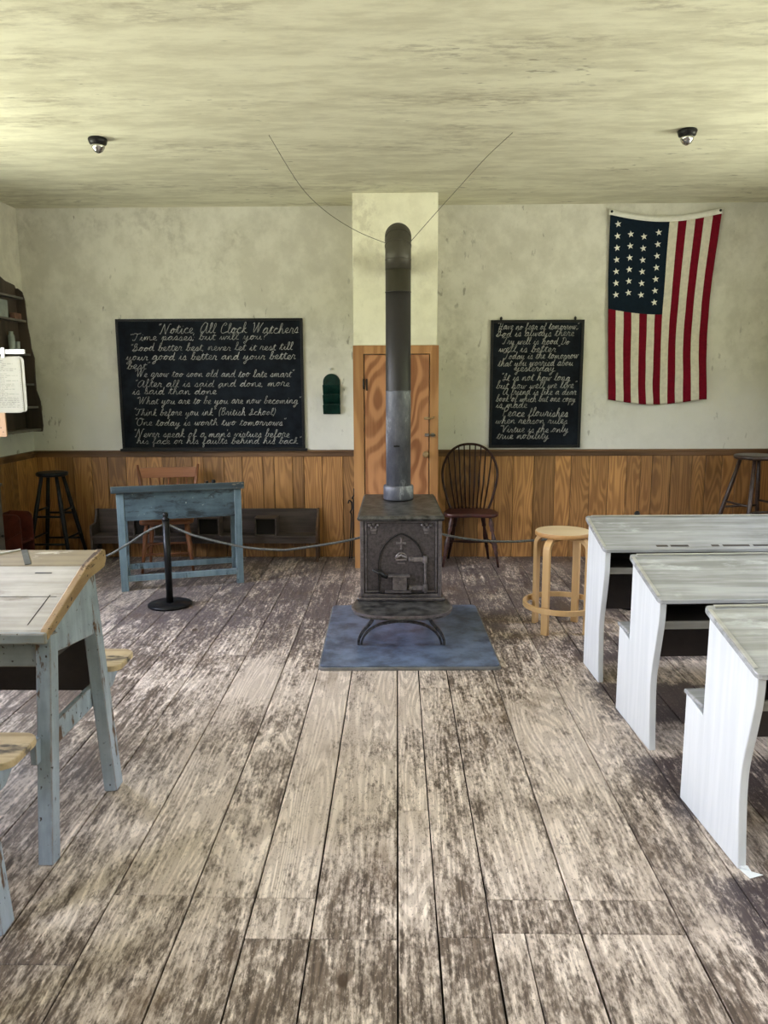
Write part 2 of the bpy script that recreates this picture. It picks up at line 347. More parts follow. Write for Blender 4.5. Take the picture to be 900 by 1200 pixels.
    def lathe(s, prof, c=(0, 0, 0), seg=32, axis='z', sq=(1, 1)):
        k = len(s.v); n = len(prof); c = Vector(c)
        for r, z in prof:
            for j in range(seg):
                q = 2 * PI * j / seg; x, y = math.cos(q) * r * sq[0], math.sin(q) * r * sq[1]
                s.v.append(c + (Vector((x, y, z)) if axis == 'z' else Vector((x, z, y)) if axis == 'y' else Vector((z, x, y))))
        for i in range(n - 1):
            for j in range(seg):
                s.face((k + i * seg + j, k + i * seg + (j + 1) % seg, k + (i + 1) * seg + (j + 1) % seg, k + (i + 1) * seg + j), True)
        s.face([k + j for j in range(seg)][::-1]); s.face([k + (n - 1) * seg + j for j in range(seg)])
        return s
    def build(s, name, mats, parent=None, loc=(0, 0, 0), rz=0, bevel=0, bseg=2, sub=0, smooth_angle=None, world=None):
        me = bpy.data.meshes.new(name)
        vs = s.v if world is None else [v - Vector(world) for v in s.v]
        me.from_pydata([tuple(v) for v in vs], [], s.f)
        if not isinstance(mats, (list, tuple)): mats = [mats]
        for m in mats: me.materials.append(M[m] if isinstance(m, str) else m)
        me.polygons.foreach_set('material_index', s.mi); me.polygons.foreach_set('use_smooth', s.sm)
        if any(a != (0, 0, 0) for a in s.fa):
            ca = me.color_attributes.new('bid', 'FLOAT_COLOR', 'CORNER'); buf = []
            for p in me.polygons: buf += [*s.fa[p.index], 1.0] * p.loop_total
            ca.data.foreach_set('color', buf)
        bm = bmesh.new(); bm.from_mesh(me); bmesh.ops.recalc_face_normals(bm, faces=bm.faces); bm.to_mesh(me); bm.free()
        me.update()
        o = bpy.data.objects.new(name, me); C.objects.link(o); o.location = loc; o.rotation_euler = (0, 0, rz)
        if parent: o.parent = parent
        if bevel:
            md = o.modifiers.new('bevel', 'BEVEL'); md.width = bevel; md.segments = bseg; md.limit_method = 'ANGLE'; md.angle_limit = R(35); md.harden_normals = False
        if sub:
            md = o.modifiers.new('sub', 'SUBSURF'); md.levels = sub; md.render_levels = sub
        return o

def tag(o, label, cat, group=None):
    o['label'] = label; o['category'] = cat
    if group: o['group'] = group
    return o
def thing(name, label, cat, loc=(0, 0, 0), rz=0, group=None):
    o = bpy.data.objects.new(name, None); C.objects.link(o); o.location = loc; o.rotation_euler = (0, 0, rz); o.empty_display_size = .1
    return tag(o, label, cat, group)
def struct(o): o['kind'] = 'structure'; return o
def dup(root, loc, rz, label):
    r = root.copy(); C.objects.link(r); r.location = loc; r.rotation_euler = (0, 0, rz); r['label'] = label
    for ch in list(root.children):
        c = ch.copy(); C.objects.link(c); c.parent = r
        for gch in list(ch.children):
            d = gch.copy(); C.objects.link(d); d.parent = c
    return r
def crom(pts, n=8, closed=False):
    pts = [Vector(p) for p in pts]; out = []; N = len(pts)
    for i in range(N if closed else N - 1):
        if closed: p0, p1, p2, p3 = pts[i - 1], pts[i], pts[(i + 1) % N], pts[(i + 2) % N]
        else: p0, p1, p2, p3 = pts[max(i - 1, 0)], pts[i], pts[i + 1], pts[min(i + 2, N - 1)]
        for j in range(n):
            t = j / n
            out.append(.5 * ((2 * p1) + (p2 - p0) * t + (2 * p0 - 5 * p1 + 4 * p2 - p3) * t * t + (3 * p1 - p0 - 3 * p2 + p3) * t ** 3))
    if not closed: out.append(pts[-1])
    return out
def roundrect(x0, y0, x1, y1, r, n=6):
    rs = r if isinstance(r, (list, tuple)) else [r] * 4; P = []
    for (cx, cy, a0), rr in zip((((x1, y0, -90)), ((x1, y1, 0)), ((x0, y1, 90)), ((x0, y0, 180))), rs):
        sx = -1 if cx == x1 else 1; sy = 1 if cy == y0 else -1
        for i in range(n + 1):
            q = R(a0 + 90 * i / n); P.append((cx + sx * rr + math.cos(q) * rr, cy + sy * rr + math.sin(q) * rr))
    return P
def turned(mb, p0, p1, prof, seg=12):
    p0, p1 = Vector(p0), Vector(p1)
    mb.tube([p0.lerp(p1, t) for t, r in prof], [r for t, r in prof], seg)
    return mb

# ------------------------------------------------------------------ room shell
XL, XR, YB, YF, H = -3.36, 3.52, 7.07, -3.6, 3.14
# floorboards
edges = [-3.36, -3.12, -2.86, -2.6, -2.38, -2.14, -1.9, -1.66, -1.42, -1.16, -.905, -.652, -.45, -.258, 0, .118, .278, .54, .85, 1.10, 1.36, 1.58, 1.84, 2.1, 2.32, 2.6, 2.84, 3.1, 3.3, 3.52]
joints = {11: [2.19, 4.9], 12: [2.19, 2.01, 5.6], 13: [2.01, 4.3], 14: [2.70, 5.2], 15: [2.02, 3.9], 16: [2.19, 2.04, 5.0], 17: [2.19, 2.04, 4.6, 6.0], 18: [3.056, 5.4], 9: [1.9, 4.4], 10: [2.2, 5.6], 19: [2.1, 3.4, 5.7], 20: [2.1, 4.2]}
mb = MB()
for i in range(len(edges) - 1):
    js = sorted(joints.get(i, [random.uniform(.5, 3), random.uniform(3.4, 6.4)]) + [random.uniform(-2.5, .4)])
    ys = [YF] + js + [YB]
    for a, b in zip(ys, ys[1:]):
        mb.attr = (random.random(), random.random(), random.random()); gx = .0018 + random.random() * .0022
        x0, x1 = edges[i] + gx, edges[i + 1] - gx
        if i == 16 and b <= 2.05: # the two narrow boards at the near edge
            for q0, q1 in ((x0, .372), (.376, x1)):
                mb.attr = (random.random(), random.random(), random.random()); mb.box((q0, a + .0015, -.014), (q1, b - .0015, 0))
            continue
        mb.box((x0, a + .0015, -.014), (x1, b - .0015, 0))
mb.attr = (.5, .5, .5); mb.cur = 1; mb.box((XL - .2, YF - .2, -.12), (XR + .2, YB + .2, -.013)); mb.cur = 0
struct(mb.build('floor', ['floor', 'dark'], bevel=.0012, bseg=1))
struct(MB().box((XL - .2, YF - .2, H), (XR + .2, YB + .2, H + .15)).build('ceiling', 'ceiling'))
struct(MB().box((XL - .2, YB, 0), (XR + .2, YB + .18, H)).build('wall_back', 'wall'))
struct(MB().box((XL - .2, YF - .18, 0), (XR + .2, YF, H)).build('wall_front', 'wall'))
wins = [(4.2, 5.3), (1.75, 2.9), (-.85, .3), (-3.3, -2.6)]; ZS, ZH = 1.06, 2.72
def side_wall(name, x0, x1):
    m = MB(); ys = [YF]
    for a, b in sorted(wins): ys += [a, b]
    ys.append(YB)
    for i in range(0, len(ys), 2): m.box((x0, ys[i], 0), (x1, ys[i + 1], H))
    for a, b in wins: m.box((x0, a, 0), (x1, b, ZS)); m.box((x0, a, ZH), (x1, b, H))
    return struct(m.build(name, 'wall_side'))
side_wall('wall_left', XL - .16, XL); side_wall('wall_right', XR, XR + .16)
k = 0
for xa in (XL - .12, XR + .06):
    for a, b in wins:
        k += 1; m = MB(); xb = xa + .05
        for y0, y1 in ((a, a + .05), (b - .05, b)): m.box((xa, y0, ZS), (xb, y1, ZH))
        for z0 in (ZS, (ZS + ZH) / 2 - .02, ZH - .05): m.box((xa, a + .05, z0), (xb, b - .05, z0 + .05))
        for t in (1 / 3, 2 / 3): m.box((xa + .012, a + (b - a) * t - .011, ZS + .05), (xb - .012, a + (b - a) * t + .011, ZH - .05))
        for t in (.25, .75): zc = ZS + (ZH - ZS) * t; m.box((xa + .014, a + .05, zc - .011), (xb - .014, b - .05, zc + .011))
        w = struct(m.build('window_%d' % k, 'win_paint'))
        MB().box((xa + .023, a + .05, ZS + .05), (xa + .027, b - .05, ZH - .05)).build('pane', 'glass', w)
        MB().box((min(xa, xa) - .0, a, ZS - .03), (xa + .05 + (.1 if xa < 0 else 0), b, ZS)).build('window_sill', 'win_paint', w)

# wainscot boards and chair rails
def wains(name, kind, lo, hi, pos, top=.985):
    m = MB(); t = lo; i = 0
    while t < hi - .02:
        w = random.choice([.105, .125, .15, .17, .19]); e = min(hi, t + w)
        if hi - e < .06: e = hi
        m.attr = (random.random(), random.random(), random.random()); gp = .0022
        if kind == 'back': m.box((t + gp, pos - .02, .0), (e - gp, pos - .0005, top))
        elif kind == 'left': m.box((pos + .0005, t + gp, 0), (pos + .02, e - gp, top))
        else: m.box((pos - .02, t + gp, 0), (pos - .0005, e - gp, top))
        t = e
    m.attr = (.5, .5, .5); m.cur = 1
    if kind == 'back': m.box((lo, pos - .008, 0), (hi, pos, top))
    elif kind == 'left': m.box((pos, lo, 0), (pos + .008, hi, top))
    else: m.box((pos - .008, lo, 0), (pos, hi, top))
    return struct(m.build(name, ['wainscot', 'dark'], bevel=.002, bseg=1))
wains('trim_1', 'back', XL + .02, -.372, YB); wains('trim_2', 'back', .345, XR - .02, YB)
wains('trim_3', 'left', YF, YB, XL); wains('trim_4', 'right', YF, YB, XR)
def rail(name, a, b):
    m = MB(); m.box(*a); m.box(*b); return struct(m.build(name, 'rail', bevel=.004))
rail('trim_5', ((XL + .001, YB - .045, .985), (-.372, YB, 1.005)), ((XL + .001, YB - .03, .945), (-.372, YB - .018, .985)))
rail('trim_6', ((.345, YB - .045, .985), (XR - .001, YB, 1.005)), ((.345, YB - .03, .945), (XR - .001, YB - .018, .985)))
rail('trim_7', ((XL, YF, .985), (XL + .045, YB - .046, 1.005)), ((XL + .018, YF, .945), (XL + .03, YB - .046, .985)))
rail('trim_8', ((XR - .045, YF, .985), (XR, YB - .046, 1.005)), ((XR - .03, YF, .945), (XR - .018, YB - .046, .985)))

# closet / chimney breast
CY = 6.61
m = MB(); m.box((-.366, CY, 1.92), (.338, YB, H)); m.box((-.366, CY + .03, 0), (-.345, YB, 1.92)); m.box((.318, CY + .03, 0), (.338, YB, 1.92))
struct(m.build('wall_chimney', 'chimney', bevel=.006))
m = MB(); m.box((-.372, CY - .012, 0), (-.283, CY + .03, 1.92)); m.box((.278, CY - .012, 0), (.352, CY + .03, 1.92)); m.box((-.283, CY - .012, 1.85), (.278, CY + .03, 1.92)); m.box((-.283, CY - .004, 0), (.278, CY + .03, .02))
struct(m.build('trim_9', 'door_trim', bevel=.002))
m = MB()
for x0, x1 in ((-.276, -.03), (-.028, .271)):
    m.attr = (random.random(), random.random(), random.random()); m.box((x0, CY - .004, .025), (x1, CY + .02, 1.843))
d = struct(m.build('door_1', 'door', bevel=.002, bseg=1))
for z in (1.60, .5):
    h = MB(); h.box((-.290, CY - .016, z - .04), (-.274, CY - .0045, z + .04)); h.tube([(-.281, CY - .018, z - .045), (-.281, CY - .018, z + .045)], .006); h.box((-.262, CY - .010, z - .055), (-.25, CY - .0045, z + .045)); h.build('hinge', 'iron_black', d)
h = MB(); h.box((.235, CY - .018, 1.300), (.272, CY - .0045, 1.322)); h.tube([(.23, CY - .022, 1.311), (.262, CY - .03, 1.306), (.30, CY - .028, 1.312), (.315, CY - .02, 1.322)], .008); h.build('latch', 'brass', d)
h = MB(); h.box((.238, CY - .02, 1.155), (.272, CY - .0045, 1.183)); h.tube([(.235, CY - .026, 1.168), (.325, CY - .026, 1.168)], .007); h.box((.292, CY - .022, 1.152), (.318, CY - .0125, 1.186)); h.build('bolt', 'steel', d)
h = MB(); h.lathe([(.006, 0), (.008, -.02), (.024, -.03), (.029, -.044), (.016, -.056)], (.245, CY - .004, 1.005), 16, 'y'); h.build('door_knob', 'brass', d)

# ------------------------------------------------------------------ chalk handwriting
L = {
'a': (1.1, [[(0, .1), (.35, .75), (.75, .92), (.4, .98), (.12, .5), (.3, .03), (.65, .35), (.8, .95), (.78, .3), (.9, .02), (1.1, .1)]]),
'b': (.95, [[(0, .1), (.35, 1.1), (.5, 1.9), (.25, 1.85), (.18, .6), (.28, .04), (.6, .12), (.68, .6), (.5, .88), (.7, .75), (.95, .8)]]),
'c': (.9, [[(0, .1), (.35, .75), (.72, .85), (.45, .98), (.12, .5), (.4, .02), (.9, .1)]]),
'd': (1.15, [[(0, .1), (.35, .75), (.7, .9), (.38, .98), (.1, .48), (.3, .03), (.65, .4), (.9, 1.9), (.8, .4), (.9, .02), (1.15, .1)]]),
'e': (.85, [[(0, .1), (.45, .42), (.6, .82), (.35, .96), (.14, .5), (.38, .02), (.85, .1)]]),
'f': (.85, [[(0, .1), (.45, 1.1), (.5, 1.85), (.28, 1.8), (.28, .2), (.28, -.9), (.5, -.7), (.4, .05), (.85, .1)]]),
'g': (1.1, [[(0, .1), (.35, .75), (.72, .9), (.38, .98), (.12, .5), (.32, .05), (.65, .4), (.8, .9), (.7, -.6), (.35, -.95), (.3, -.6), (1.1, .1)]]),
'h': (1.1, [[(0, .1), (.38, 1.1), (.48, 1.85), (.25, 1.8), (.2, .02), (.35, .7), (.62, .95), (.72, .5), (.8, .03), (1.1, .1)]]),
'i': (.65, [[(0, .1), (.3, .95), (.28, .3), (.4, .02), (.65, .1)], [(.36, 1.35), (.4, 1.42)]]),
'j': (.7, [[(0, .1), (.4, .95), (.35, -.6), (.1, -.9), (.1, -.5), (.7, .1)], [(.45, 1.35), (.5, 1.42)]]),
'k': (1.0, [[(0, .1), (.38, 1.1), (.48, 1.85), (.25, 1.8), (.2, .02), (.35, .7), (.65, .9), (.35, .5), (.75, .02), (1.0, .1)]]),
'l': (.65, [[(0, .1), (.38, 1.1), (.45, 1.88), (.2, 1.8), (.22, .4), (.38, .02), (.65, .1)]]),
'm': (1.5, [[(0, .1), (.2, .92), (.22, .02), (.4, .8), (.6, .9), (.62, .02), (.8, .8), (1.02, .9), (1.08, .2), (1.2, .02), (1.5, .1)]]),
'n': (1.1, [[(0, .1), (.2, .92), (.22, .02), (.4, .8), (.65, .92), (.72, .2), (.85, .02), (1.1, .1)]]),
'o': (1.0, [[(0, .1), (.35, .8), (.6, .95), (.3, .95), (.12, .5), (.35, .03), (.65, .4), (.55, .9), (.75, .78), (1.0, .8)]]),
'p': (1.0, [[(0, .1), (.3, .95), (.2, -.9), (.3, .4), (.6, .92), (.72, .5), (.5, .05), (.3, .15), (.6, .02), (1.0, .1)]]),
'q': (1.1, [[(0, .1), (.72, .9), (.38, .98), (.12, .5), (.32, .05), (.75, .9), (.7, -.9), (.9, -.5), (1.1, .1)]]),
'r': (.85, [[(0, .1), (.25, 1.05), (.35, .88), (.6, .85), (.52, .3), (.6, .02), (.85, .1)]]),
's': (.8, [[(0, .1), (.4, 1.0), (.55, .5), (.5, .08), (.2, .06), (.5, .0), (.8, .1)]]),
't': (.7, [[(0, .1), (.38, 1.5), (.3, .4), (.42, .02), (.7, .1)], [(.1, 1.1), (.7, 1.18)]]),
'u': (1.15, [[(0, .1), (.25, .92), (.25, .3), (.42, .02), (.7, .4), (.8, .92), (.8, .3), (.92, .02), (1.15, .1)]]),
'v': (1.0, [[(0, .1), (.2, .9), (.38, .5), (.45, .02), (.72, .88), (1.0, .8)]]),
'w': (1.3, [[(0, .1), (.2, .9), (.25, .3), (.4, .02), (.6, .5), (.65, .9), (.7, .2), (.85, .02), (1.05, .85), (1.3, .8)]]),
'y': (1.1, [[(0, .1), (.2, .92), (.3, .2), (.5, .05), (.75, .9), (.65, -.6), (.35, -.95), (.3, -.6), (1.1, .1)]]),
'N': (1.7, [[(-.1, .1), (.1, 0), (.4, 1.9), (.5, 1.7), (.9, .05), (1.0, .2), (1.3, 1.9), (1.6, 1.95)]]),
'A': (1.5, [[(1.1, 1.6), (.7, 1.9), (.2, 1.1), (.15, .3), (.5, .0), (.9, .6), (1.15, 1.8), (1.1, .4), (1.25, .02), (1.5, .1)]]),
'C': (1.2, [[(.6, 1.4), (.9, 1.7), (.6, 1.95), (.2, 1.3), (.15, .4), (.5, .0), (1.2, .3)]]),
'W': (1.9, [[(0, 1.7), (.2, 1.9), (.3, 1.2), (.4, .05), (.8, 1.2), (1.0, 1.9), (1.05, .05), (1.4, 1.2), (1.7, 1.95)]]),
'T': (1.3, [[(.0, 1.6), (.3, 1.9), (.8, 1.75), (1.3, 1.95)], [(.75, 1.8), (.6, .7), (.4, .05), (.1, .1), (.1, .3)]]),
'G': (1.3, [[(0, .1), (.6, 1.2), (.75, 1.9), (.4, 1.9), (.3, 1.1), (.8, 1.2), (.8, .2), (.4, -.1), (.1, .2), (1.3, .3)]]),
'I': (1.0, [[(.6, .9), (.2, .8), (.5, 1.9), (.6, 1.3), (.45, .1), (.05, .1), (.2, .4), (1.0, .2)]]),
'B': (1.3, [[(.1, 1.5), (.35, 1.9), (.25, .05)], [(.3, 1.7), (.8, 1.95), (.9, 1.4), (.45, 1.05), (1.0, .7), (.8, .05), (.2, .1)]]),
'Y': (1.3, [[(.0, 1.7), (.2, 1.9), (.35, 1.1), (.7, 1.1), (.95, 1.9), (.8, -.5), (.4, -.9), (1.3, .1)]]),
'H': (1.5, [[(.1, 1.6), (.3, 1.9), (.2, .1)], [(.95, 1.9), (.85, .1), (1.1, .02), (1.5, .1)], [(.0, .9), (1.1, 1.05)]]),
'P': (1.2, [[(.3, 1.8), (.2, .05)], [(.0, 1.4), (.4, 1.95), (.95, 1.8), (.8, 1.2), (.35, 1.0)]]),
'V': (1.3, [[(.0, 1.6), (.25, 1.9), (.4, .9), (.5, .05), (.9, 1.4), (1.3, 1.95)]]),
'O': (1.4, [[(.6, 1.85), (.2, 1.5), (.1, .5), (.6, .0), (1.1, .7), (.9, 1.8), (.5, 1.7), (1.4, 1.6)]]),
'D': (1.3, [[(.4, 1.85), (.3, .1), (.1, .2), (.4, .0), (.9, .2), (1.15, 1.1), (.7, 1.9), (.1, 1.7)]]),
'S': (1.2, [[(0, .1), (.7, 1.3), (.6, 1.9), (.35, 1.5), (.7, .8), (.5, .1), (.1, .15), (1.2, .3)]]),
'"': (.5, [[(.15, 1.9), (.1, 1.55)], [(.38, 1.95), (.32, 1.6)]]), "'": (.3, [[(.15, 1.9), (.1, 1.5)]]),
',': (.35, [[(.15, .08), (.05, -.3)]]), '.': (.35, [[(.1, .03), (.16, .08)]]), ';': (.35, [[(.15, .1), (.05, -.3)], [(.2, .65), (.24, .7)]]),
'?': (.9, [[(.15, 1.5), (.5, 1.9), (.75, 1.4), (.35, .9), (.35, .5)], [(.33, .05), (.37, .1)]]),
'(': (.5, [[(.4, 2.0), (.1, 1.0), (.3, -.3)]]), ')': (.5, [[(.1, 2.0), (.4, 1.0), (.1, -.3)]]), ' ': (.75, []),
}
def write(mb, text, x0, x1, z, xh, y, wd, rnd):
    tot = sum(L[c][0] for c in text); k = (x1 - x0) / tot; cx = 0; drift = rnd.uniform(-.15, .15)
    for ch in text:
        w, strokes = L[ch]; jy = rnd.uniform(-.08, .08); sc = rnd.uniform(.9, 1.08)
        for s in strokes:
            pts = crom([((cx + px) * k + (py * .26 * xh), y, z + (py * sc + jy + drift * cx / tot) * xh) for px, py in s], 4)
            pts = [Vector((p.x + x0, p.y, p.z)) for p in pts]; b = len(mb.v); ww = wd * rnd.uniform(.6, 1.0)
            for i, p in enumerate(pts):
                t = pts[min(i + 1, len(pts) - 1)] - pts[max(i - 1, 0)]; n = Vector((-t.z, 0, t.x)); n = n.normalized() if n.length > 0 else Vector((0, 0, 1))
                mb.v += [p + n * ww / 2, p - n * ww / 2]
            for i in range(len(pts) - 1): mb.face((b + 2 * i, b + 2 * i + 1, b + 2 * i + 3, b + 2 * i + 2))
        cx += w
def board(name, label, x0, x1, z0, z1, yb, fr, lines, conv, tilt, ledge, hooks=False):
    t = thing(name, label, 'blackboard', ((x0 + x1) / 2, yb, z0)); o = t.location.copy()
    sk = lambda x, z: x + tilt * (z - z0)
    m = MB(); m.box((x0 + fr * .5, yb - .016, z0 + fr * .5), (x1 - fr * .5, yb, z1 - fr * .5)); m.build('slate', 'slate', t, world=o)
    m = MB()
    m.box((x0, yb - .026, z0), (x0 + fr, yb, z1)); m.box((x1 - fr, yb - .026, z0), (x1, yb, z1)); m.box((x0 + fr, yb - .026, z1 - fr), (x1 - fr, yb, z1)); m.box((x0 + fr, yb - .026, z0), (x1 - fr, yb, z0 + fr))
    m.build('frame', 'black_frame', t, bevel=.003, world=o)
    if ledge: MB().box((x0 - .01, yb - .06, z0 - .012), (x1 + .02, yb, z0 + .012)).build('chalk_ledge', 'black_frame', t, bevel=.003, world=o)
    if hooks:
        for hx in (x0 + .09, x1 - .08): MB().lathe([(.008, 0), (.012, .02), (.004, .03)], (hx, yb - .012, z1), 10).build('hook', 'iron_black', t, world=o)
    rnd = random.Random(3)
    m = MB()
    for tx, a, b, zy, xh, wd in lines: write(m, tx, conv(a, zy)[0], conv(b, zy)[0], conv(a, zy)[1], xh, yb - .0172, wd, rnd)
    m.build('chalk_writing', 'chalk', t, world=o)
    return t
cL = lambda zx, zy: (-2.52 + ((120 + zx / 3) - 138) * .00772, 2.182 - ((360 + zy / 3) - 374) * .00772)
LA = [('"Notice, All Clock Watchers', 195, 690, 90, .046, .0055), ('"Time passes; but will you?"', 95, 590, 114, .034, .005), ('"Good better best, never let it rest till', 95, 668, 150, .034, .005),
 ('your good is better and your better', 80, 678, 181, .036, .0055), ('best"', 82, 160, 212, .036, .0055), ('"We grow too soon old and too late smart"', 104, 668, 240, .034, .005),
 ('"After all is said and done, more', 104, 655, 275, .034, .005), ('is said than done"', 95, 405, 300, .034, .005), ('"What you are to be you are now becoming"', 106, 690, 334, .034, .005),
 ('"Think before you ink" (British School)', 95, 600, 375, .034, .005), ('"One today is worth two tomorrows"', 95, 635, 410, .034, .0055), ("\"Never speak of a man's virtues before", 90, 650, 451, .036, .0055),
 ('his face or his faults behind his back"', 100, 688, 475, .032, .005)]
board('blackboard', 'wide framed blackboard filled with chalk sayings, hung left of the closet', -2.53, -.845, 1.01, 2.185, 7.068, .022, LA, cL, 0, True)
cR = lambda zx, zy: (.838 + ((560 + zx / 6.43) - 574.5) * .00762, 2.155 - ((360 + zy / 6.43) - 376) * .00765)
LB = [('"Have no fear of tomorrow"', 135, 745, 170, .033, .0045), ('God is always there"', 132, 735, 222, .035, .005), ('"Try well is good Do', 165, 685, 278, .033, .0045), ('well is better"', 155, 605, 335, .035, .005),
 ('"Today is the tomorrow', 180, 755, 388, .034, .005), ('that you worried abou', 150, 718, 440, .034, .005), ('yesterday."', 278, 610, 478, .034, .005), ('"It is not how long', 172, 700, 548, .036, .005),
 ("but how well we live\"", 140, 745, 608, .036, .005), ('"A friend is like a dear', 175, 750, 655, .034, .005), ('book of which but one copy', 140, 745, 705, .034, .005), ('is made', 140, 380, 752, .034, .005),
 ('"Peace flourishes', 172, 692, 815, .040, .006), ('when reason rules', 140, 690, 872, .034, .005), ('"Virtue is the only', 168, 700, 938, .034, .005), ('true nobility"', 150, 570, 988, .034, .0055)]
board('blackboard', 'narrow upright framed blackboard with chalk verses, hung between chair and flag', .838, 1.668, 1.02, 2.157, 7.068, .024, LB, cR, 0, False, True)

# ------------------------------------------------------------------ flag
def flagpt(u, v, off=0):
    xl = 1.853 + .055 * v - .012 * math.sin(v * PI); xr = 2.812 - .022 * v - .045 * math.sin(v * PI * .9)
    x = xl + (xr - xl) * u; ztop = 3.045 - .062 * math.sin(PI * u) ** 1.0 + .002 * u; zb = 1.452 - .045 * math.sin(PI * min(1, u * 1.05))
    z = ztop + (zb - ztop) * v
    w = .010 * math.sin(u * 9 + v * 2) * (.3 + v) + .008 * math.sin(u * 4 + v * 7) + .010 * mnoise.noise(Vector((u * 6 + v * 3, v * 9 - u * 4, 0)))* v + .006 * math.sin((u * 7 - v * 16)) * v
    return Vector((x, 7.038 + w - off, z))
t = thing('flag', 'American flag with vertical stripes and twenty-six stars hung on the back wall', 'flag', (2.33, 7.05, 1.4)); o = t.location.copy()
m = MB(); NU, NV = 78, 90
k0 = len(m.v)
for j in range(NV + 1):
    for i in range(NU + 1): m.v.append(flagpt(i / NU, j / NV))
for j in range(NV):
    for i in range(NU):
        s = i * 13 // NU; m.cur = (0 if s % 2 == 0 else 1)
        if i < NU * 7 / 13 and j < NV * .49: m.cur = 2
        a = j * (NU + 1) + i; m.face((a, a + 1, a + NU + 2, a + NU + 1), True)
ob = m.build('cloth', ['flag_red', 'flag_white', 'flag_blue'], t, world=o); sd = ob.modifiers.new('t', 'SOLIDIFY'); sd.thickness = .002
m = MB(); k0 = 0
for i in range(41):
    u = -.012 + 1.024 * i / 40; p = flagpt(min(max(u, 0), 1), 0); p.x = 1.853 + (2.812 - 1.853) * u
    m.v += [p + Vector((0, -.003, .042)), p + Vector((0, -.003, -.004)), p + Vector((0, .003, -.004)), p + Vector((0, .003, .042))]
for i in range(40):
    for j in range(4): m.face((i * 4 + j, i * 4 + (j + 1) % 4, i * 4 + 4 + (j + 1) % 4, i * 4 + 4 + j), True)
m.face((0, 1, 2, 3)); m.face((160, 163, 162, 161)); m.build('hem', 'hem', t, world=o)
for u in (.012, .985): 
    p = flagpt(u, 0); m = MB(); m.lathe([(.005, .032), (.006, 0), (.011, -.002), (.011, -.006), (.004, -.010)], (p.x, p.y - .002, p.z + .024), 12, 'y'); m.build('grommet', 'iron_black', t, world=o)
def star(c, us, vs):
    m = MB()
    for (u, v) in zip(us, vs):
        c0 = flagpt(u, v, .004); b = len(m.v); m.v.append(c0 + Vector((0, -.002, 0)))
        for q in range(10):
            r = .030 if q % 2 == 0 else .012; a = PI / 2 + q * PI / 5 + .15; m.v.append(c0 + Vector((math.cos(a) * r, 0, math.sin(a) * r)))
        for q in range(10): m.face((b, b + 1 + q, b + 1 + (q + 1) % 10))
    return m
for u, vs in ((.075, [.042 + i * .0625 for i in range(7)]), (.197, [.082 + i * .0625 for i in range(6)]), (.318, [.086 + i * .0625 for i in range(6)]), (.448, [.060 + i * .0625 for i in range(7)])):
    for v in vs: star(0, [u], [v]).build('star', 'hem', t, world=o)

# ------------------------------------------------------------------ green wall pocket
t = thing('wall_pocket', 'small dark green three-tier wall pocket beside the wide blackboard', 'wall pocket', (-.594, 7.068, 1.33)); o = t.location.copy()
x0, x1 = -.672, -.516; yb = 7.068
pl = [(x0, 1.33), (x1, 1.33), (x1, 1.62)] + [((x0 + x1) / 2 + math.cos(q) * .078, 1.62 + math.sin(q) * .075) for q in [PI * i / 12 for i in range(1, 12)]] + [(x0, 1.62)]
MB().prism(pl, 'xz', yb - .008, yb).build('back_board', 'green', t, bevel=.002, world=o)
for zb in (1.335, 1.425, 1.515):
    m = MB(); m.prism([(yb - .008, zb), (yb - .018, zb), (yb - .065, zb + .08), (yb - .058, zb + .08), (yb - .02, zb + .012), (yb - .008, zb + .012)], 'yz', x0, x1)
    for xx in (x0, x1 - .006): m.prism([(yb - .008, zb), (yb - .018, zb), (yb - .06, zb + .078), (yb - .008, zb + .078)], 'yz', xx, xx + .006)
    m.build('pocket', 'green', t, bevel=.0015, world=o)
MB().lathe([(.012, 0), (.012, -.012), (.005, -.03)], (-.598, 7.066, 1.735), 10, 'y').build('hook', 'white', t, world=o)

# ------------------------------------------------------------------ stove on its pad
t = thing('hearth_pad', 'blue-grey hearth pad under the cast-iron stove', 'hearth pad', (.06, 4.765, 0), R(1.0))
MB().prism(roundrect(-.52, -.622, .52, .622, .035), 'xy', .0, .018).build('pad_rim', 'mat_rim', t, bevel=.003)
MB().prism(roundrect(-.512, -.612, .512, .612, .03), 'xy', .018, .024).build('slab', 'mat', t, bevel=.003)

t = thing('wood_stove', 'cast-iron wood stove with gothic arch door in the middle of the room', 'wood stove', (.024, 4.66, .024)); o = Vector((.024, 4.66, .0))
ZP = .024
def sb(mb, name, mat, par=None, **k): return mb.build(name, mat, par or t, world=(.024, 4.66, .024), **k)
m = MB()  # body, tapered towards the back
fr = [(-.232, 4.66), (.278, 4.66), (.245, 5.20), (-.199, 5.20)]
m.prism(fr, 'xy', .285, .80); sb(m, 'firebox', 'iron', bevel=.012)
m = MB(); m.prism([(-.252, 4.64), (.298, 4.64), (.265, 5.23), (-.219, 5.23)], 'xy', .262, .286); sb(m, 'base_plate', 'iron_edge', bevel=.008)
# front moulding frame
m = MB(); yf = 4.66
for (a, b, dd) in ((.0, .022, .018), (.028, .040, .012)):
    X0, X1, Z0, Z1 = -.228 + a, .274 - a, .288 + a, .798 - a
    w = b - a
    m.box((X0, yf - dd, Z0), (X0 + w, yf, Z1)); m.box((X1 - w, yf - dd, Z0), (X1, yf, Z1)); m.box((X0 + w, yf - dd, Z0), (X1 - w, yf, Z0 + w)); m.box((X0 + w, yf - dd, Z1 - w), (X1 - w, yf, Z1))
sb(m, 'front_frame', 'iron_edge', bevel=.004)
m = MB(); m.box((-.186, yf - .006, .332), (.232, yf, .756)); sb(m, 'front_panel', 'iron', bevel=.002)
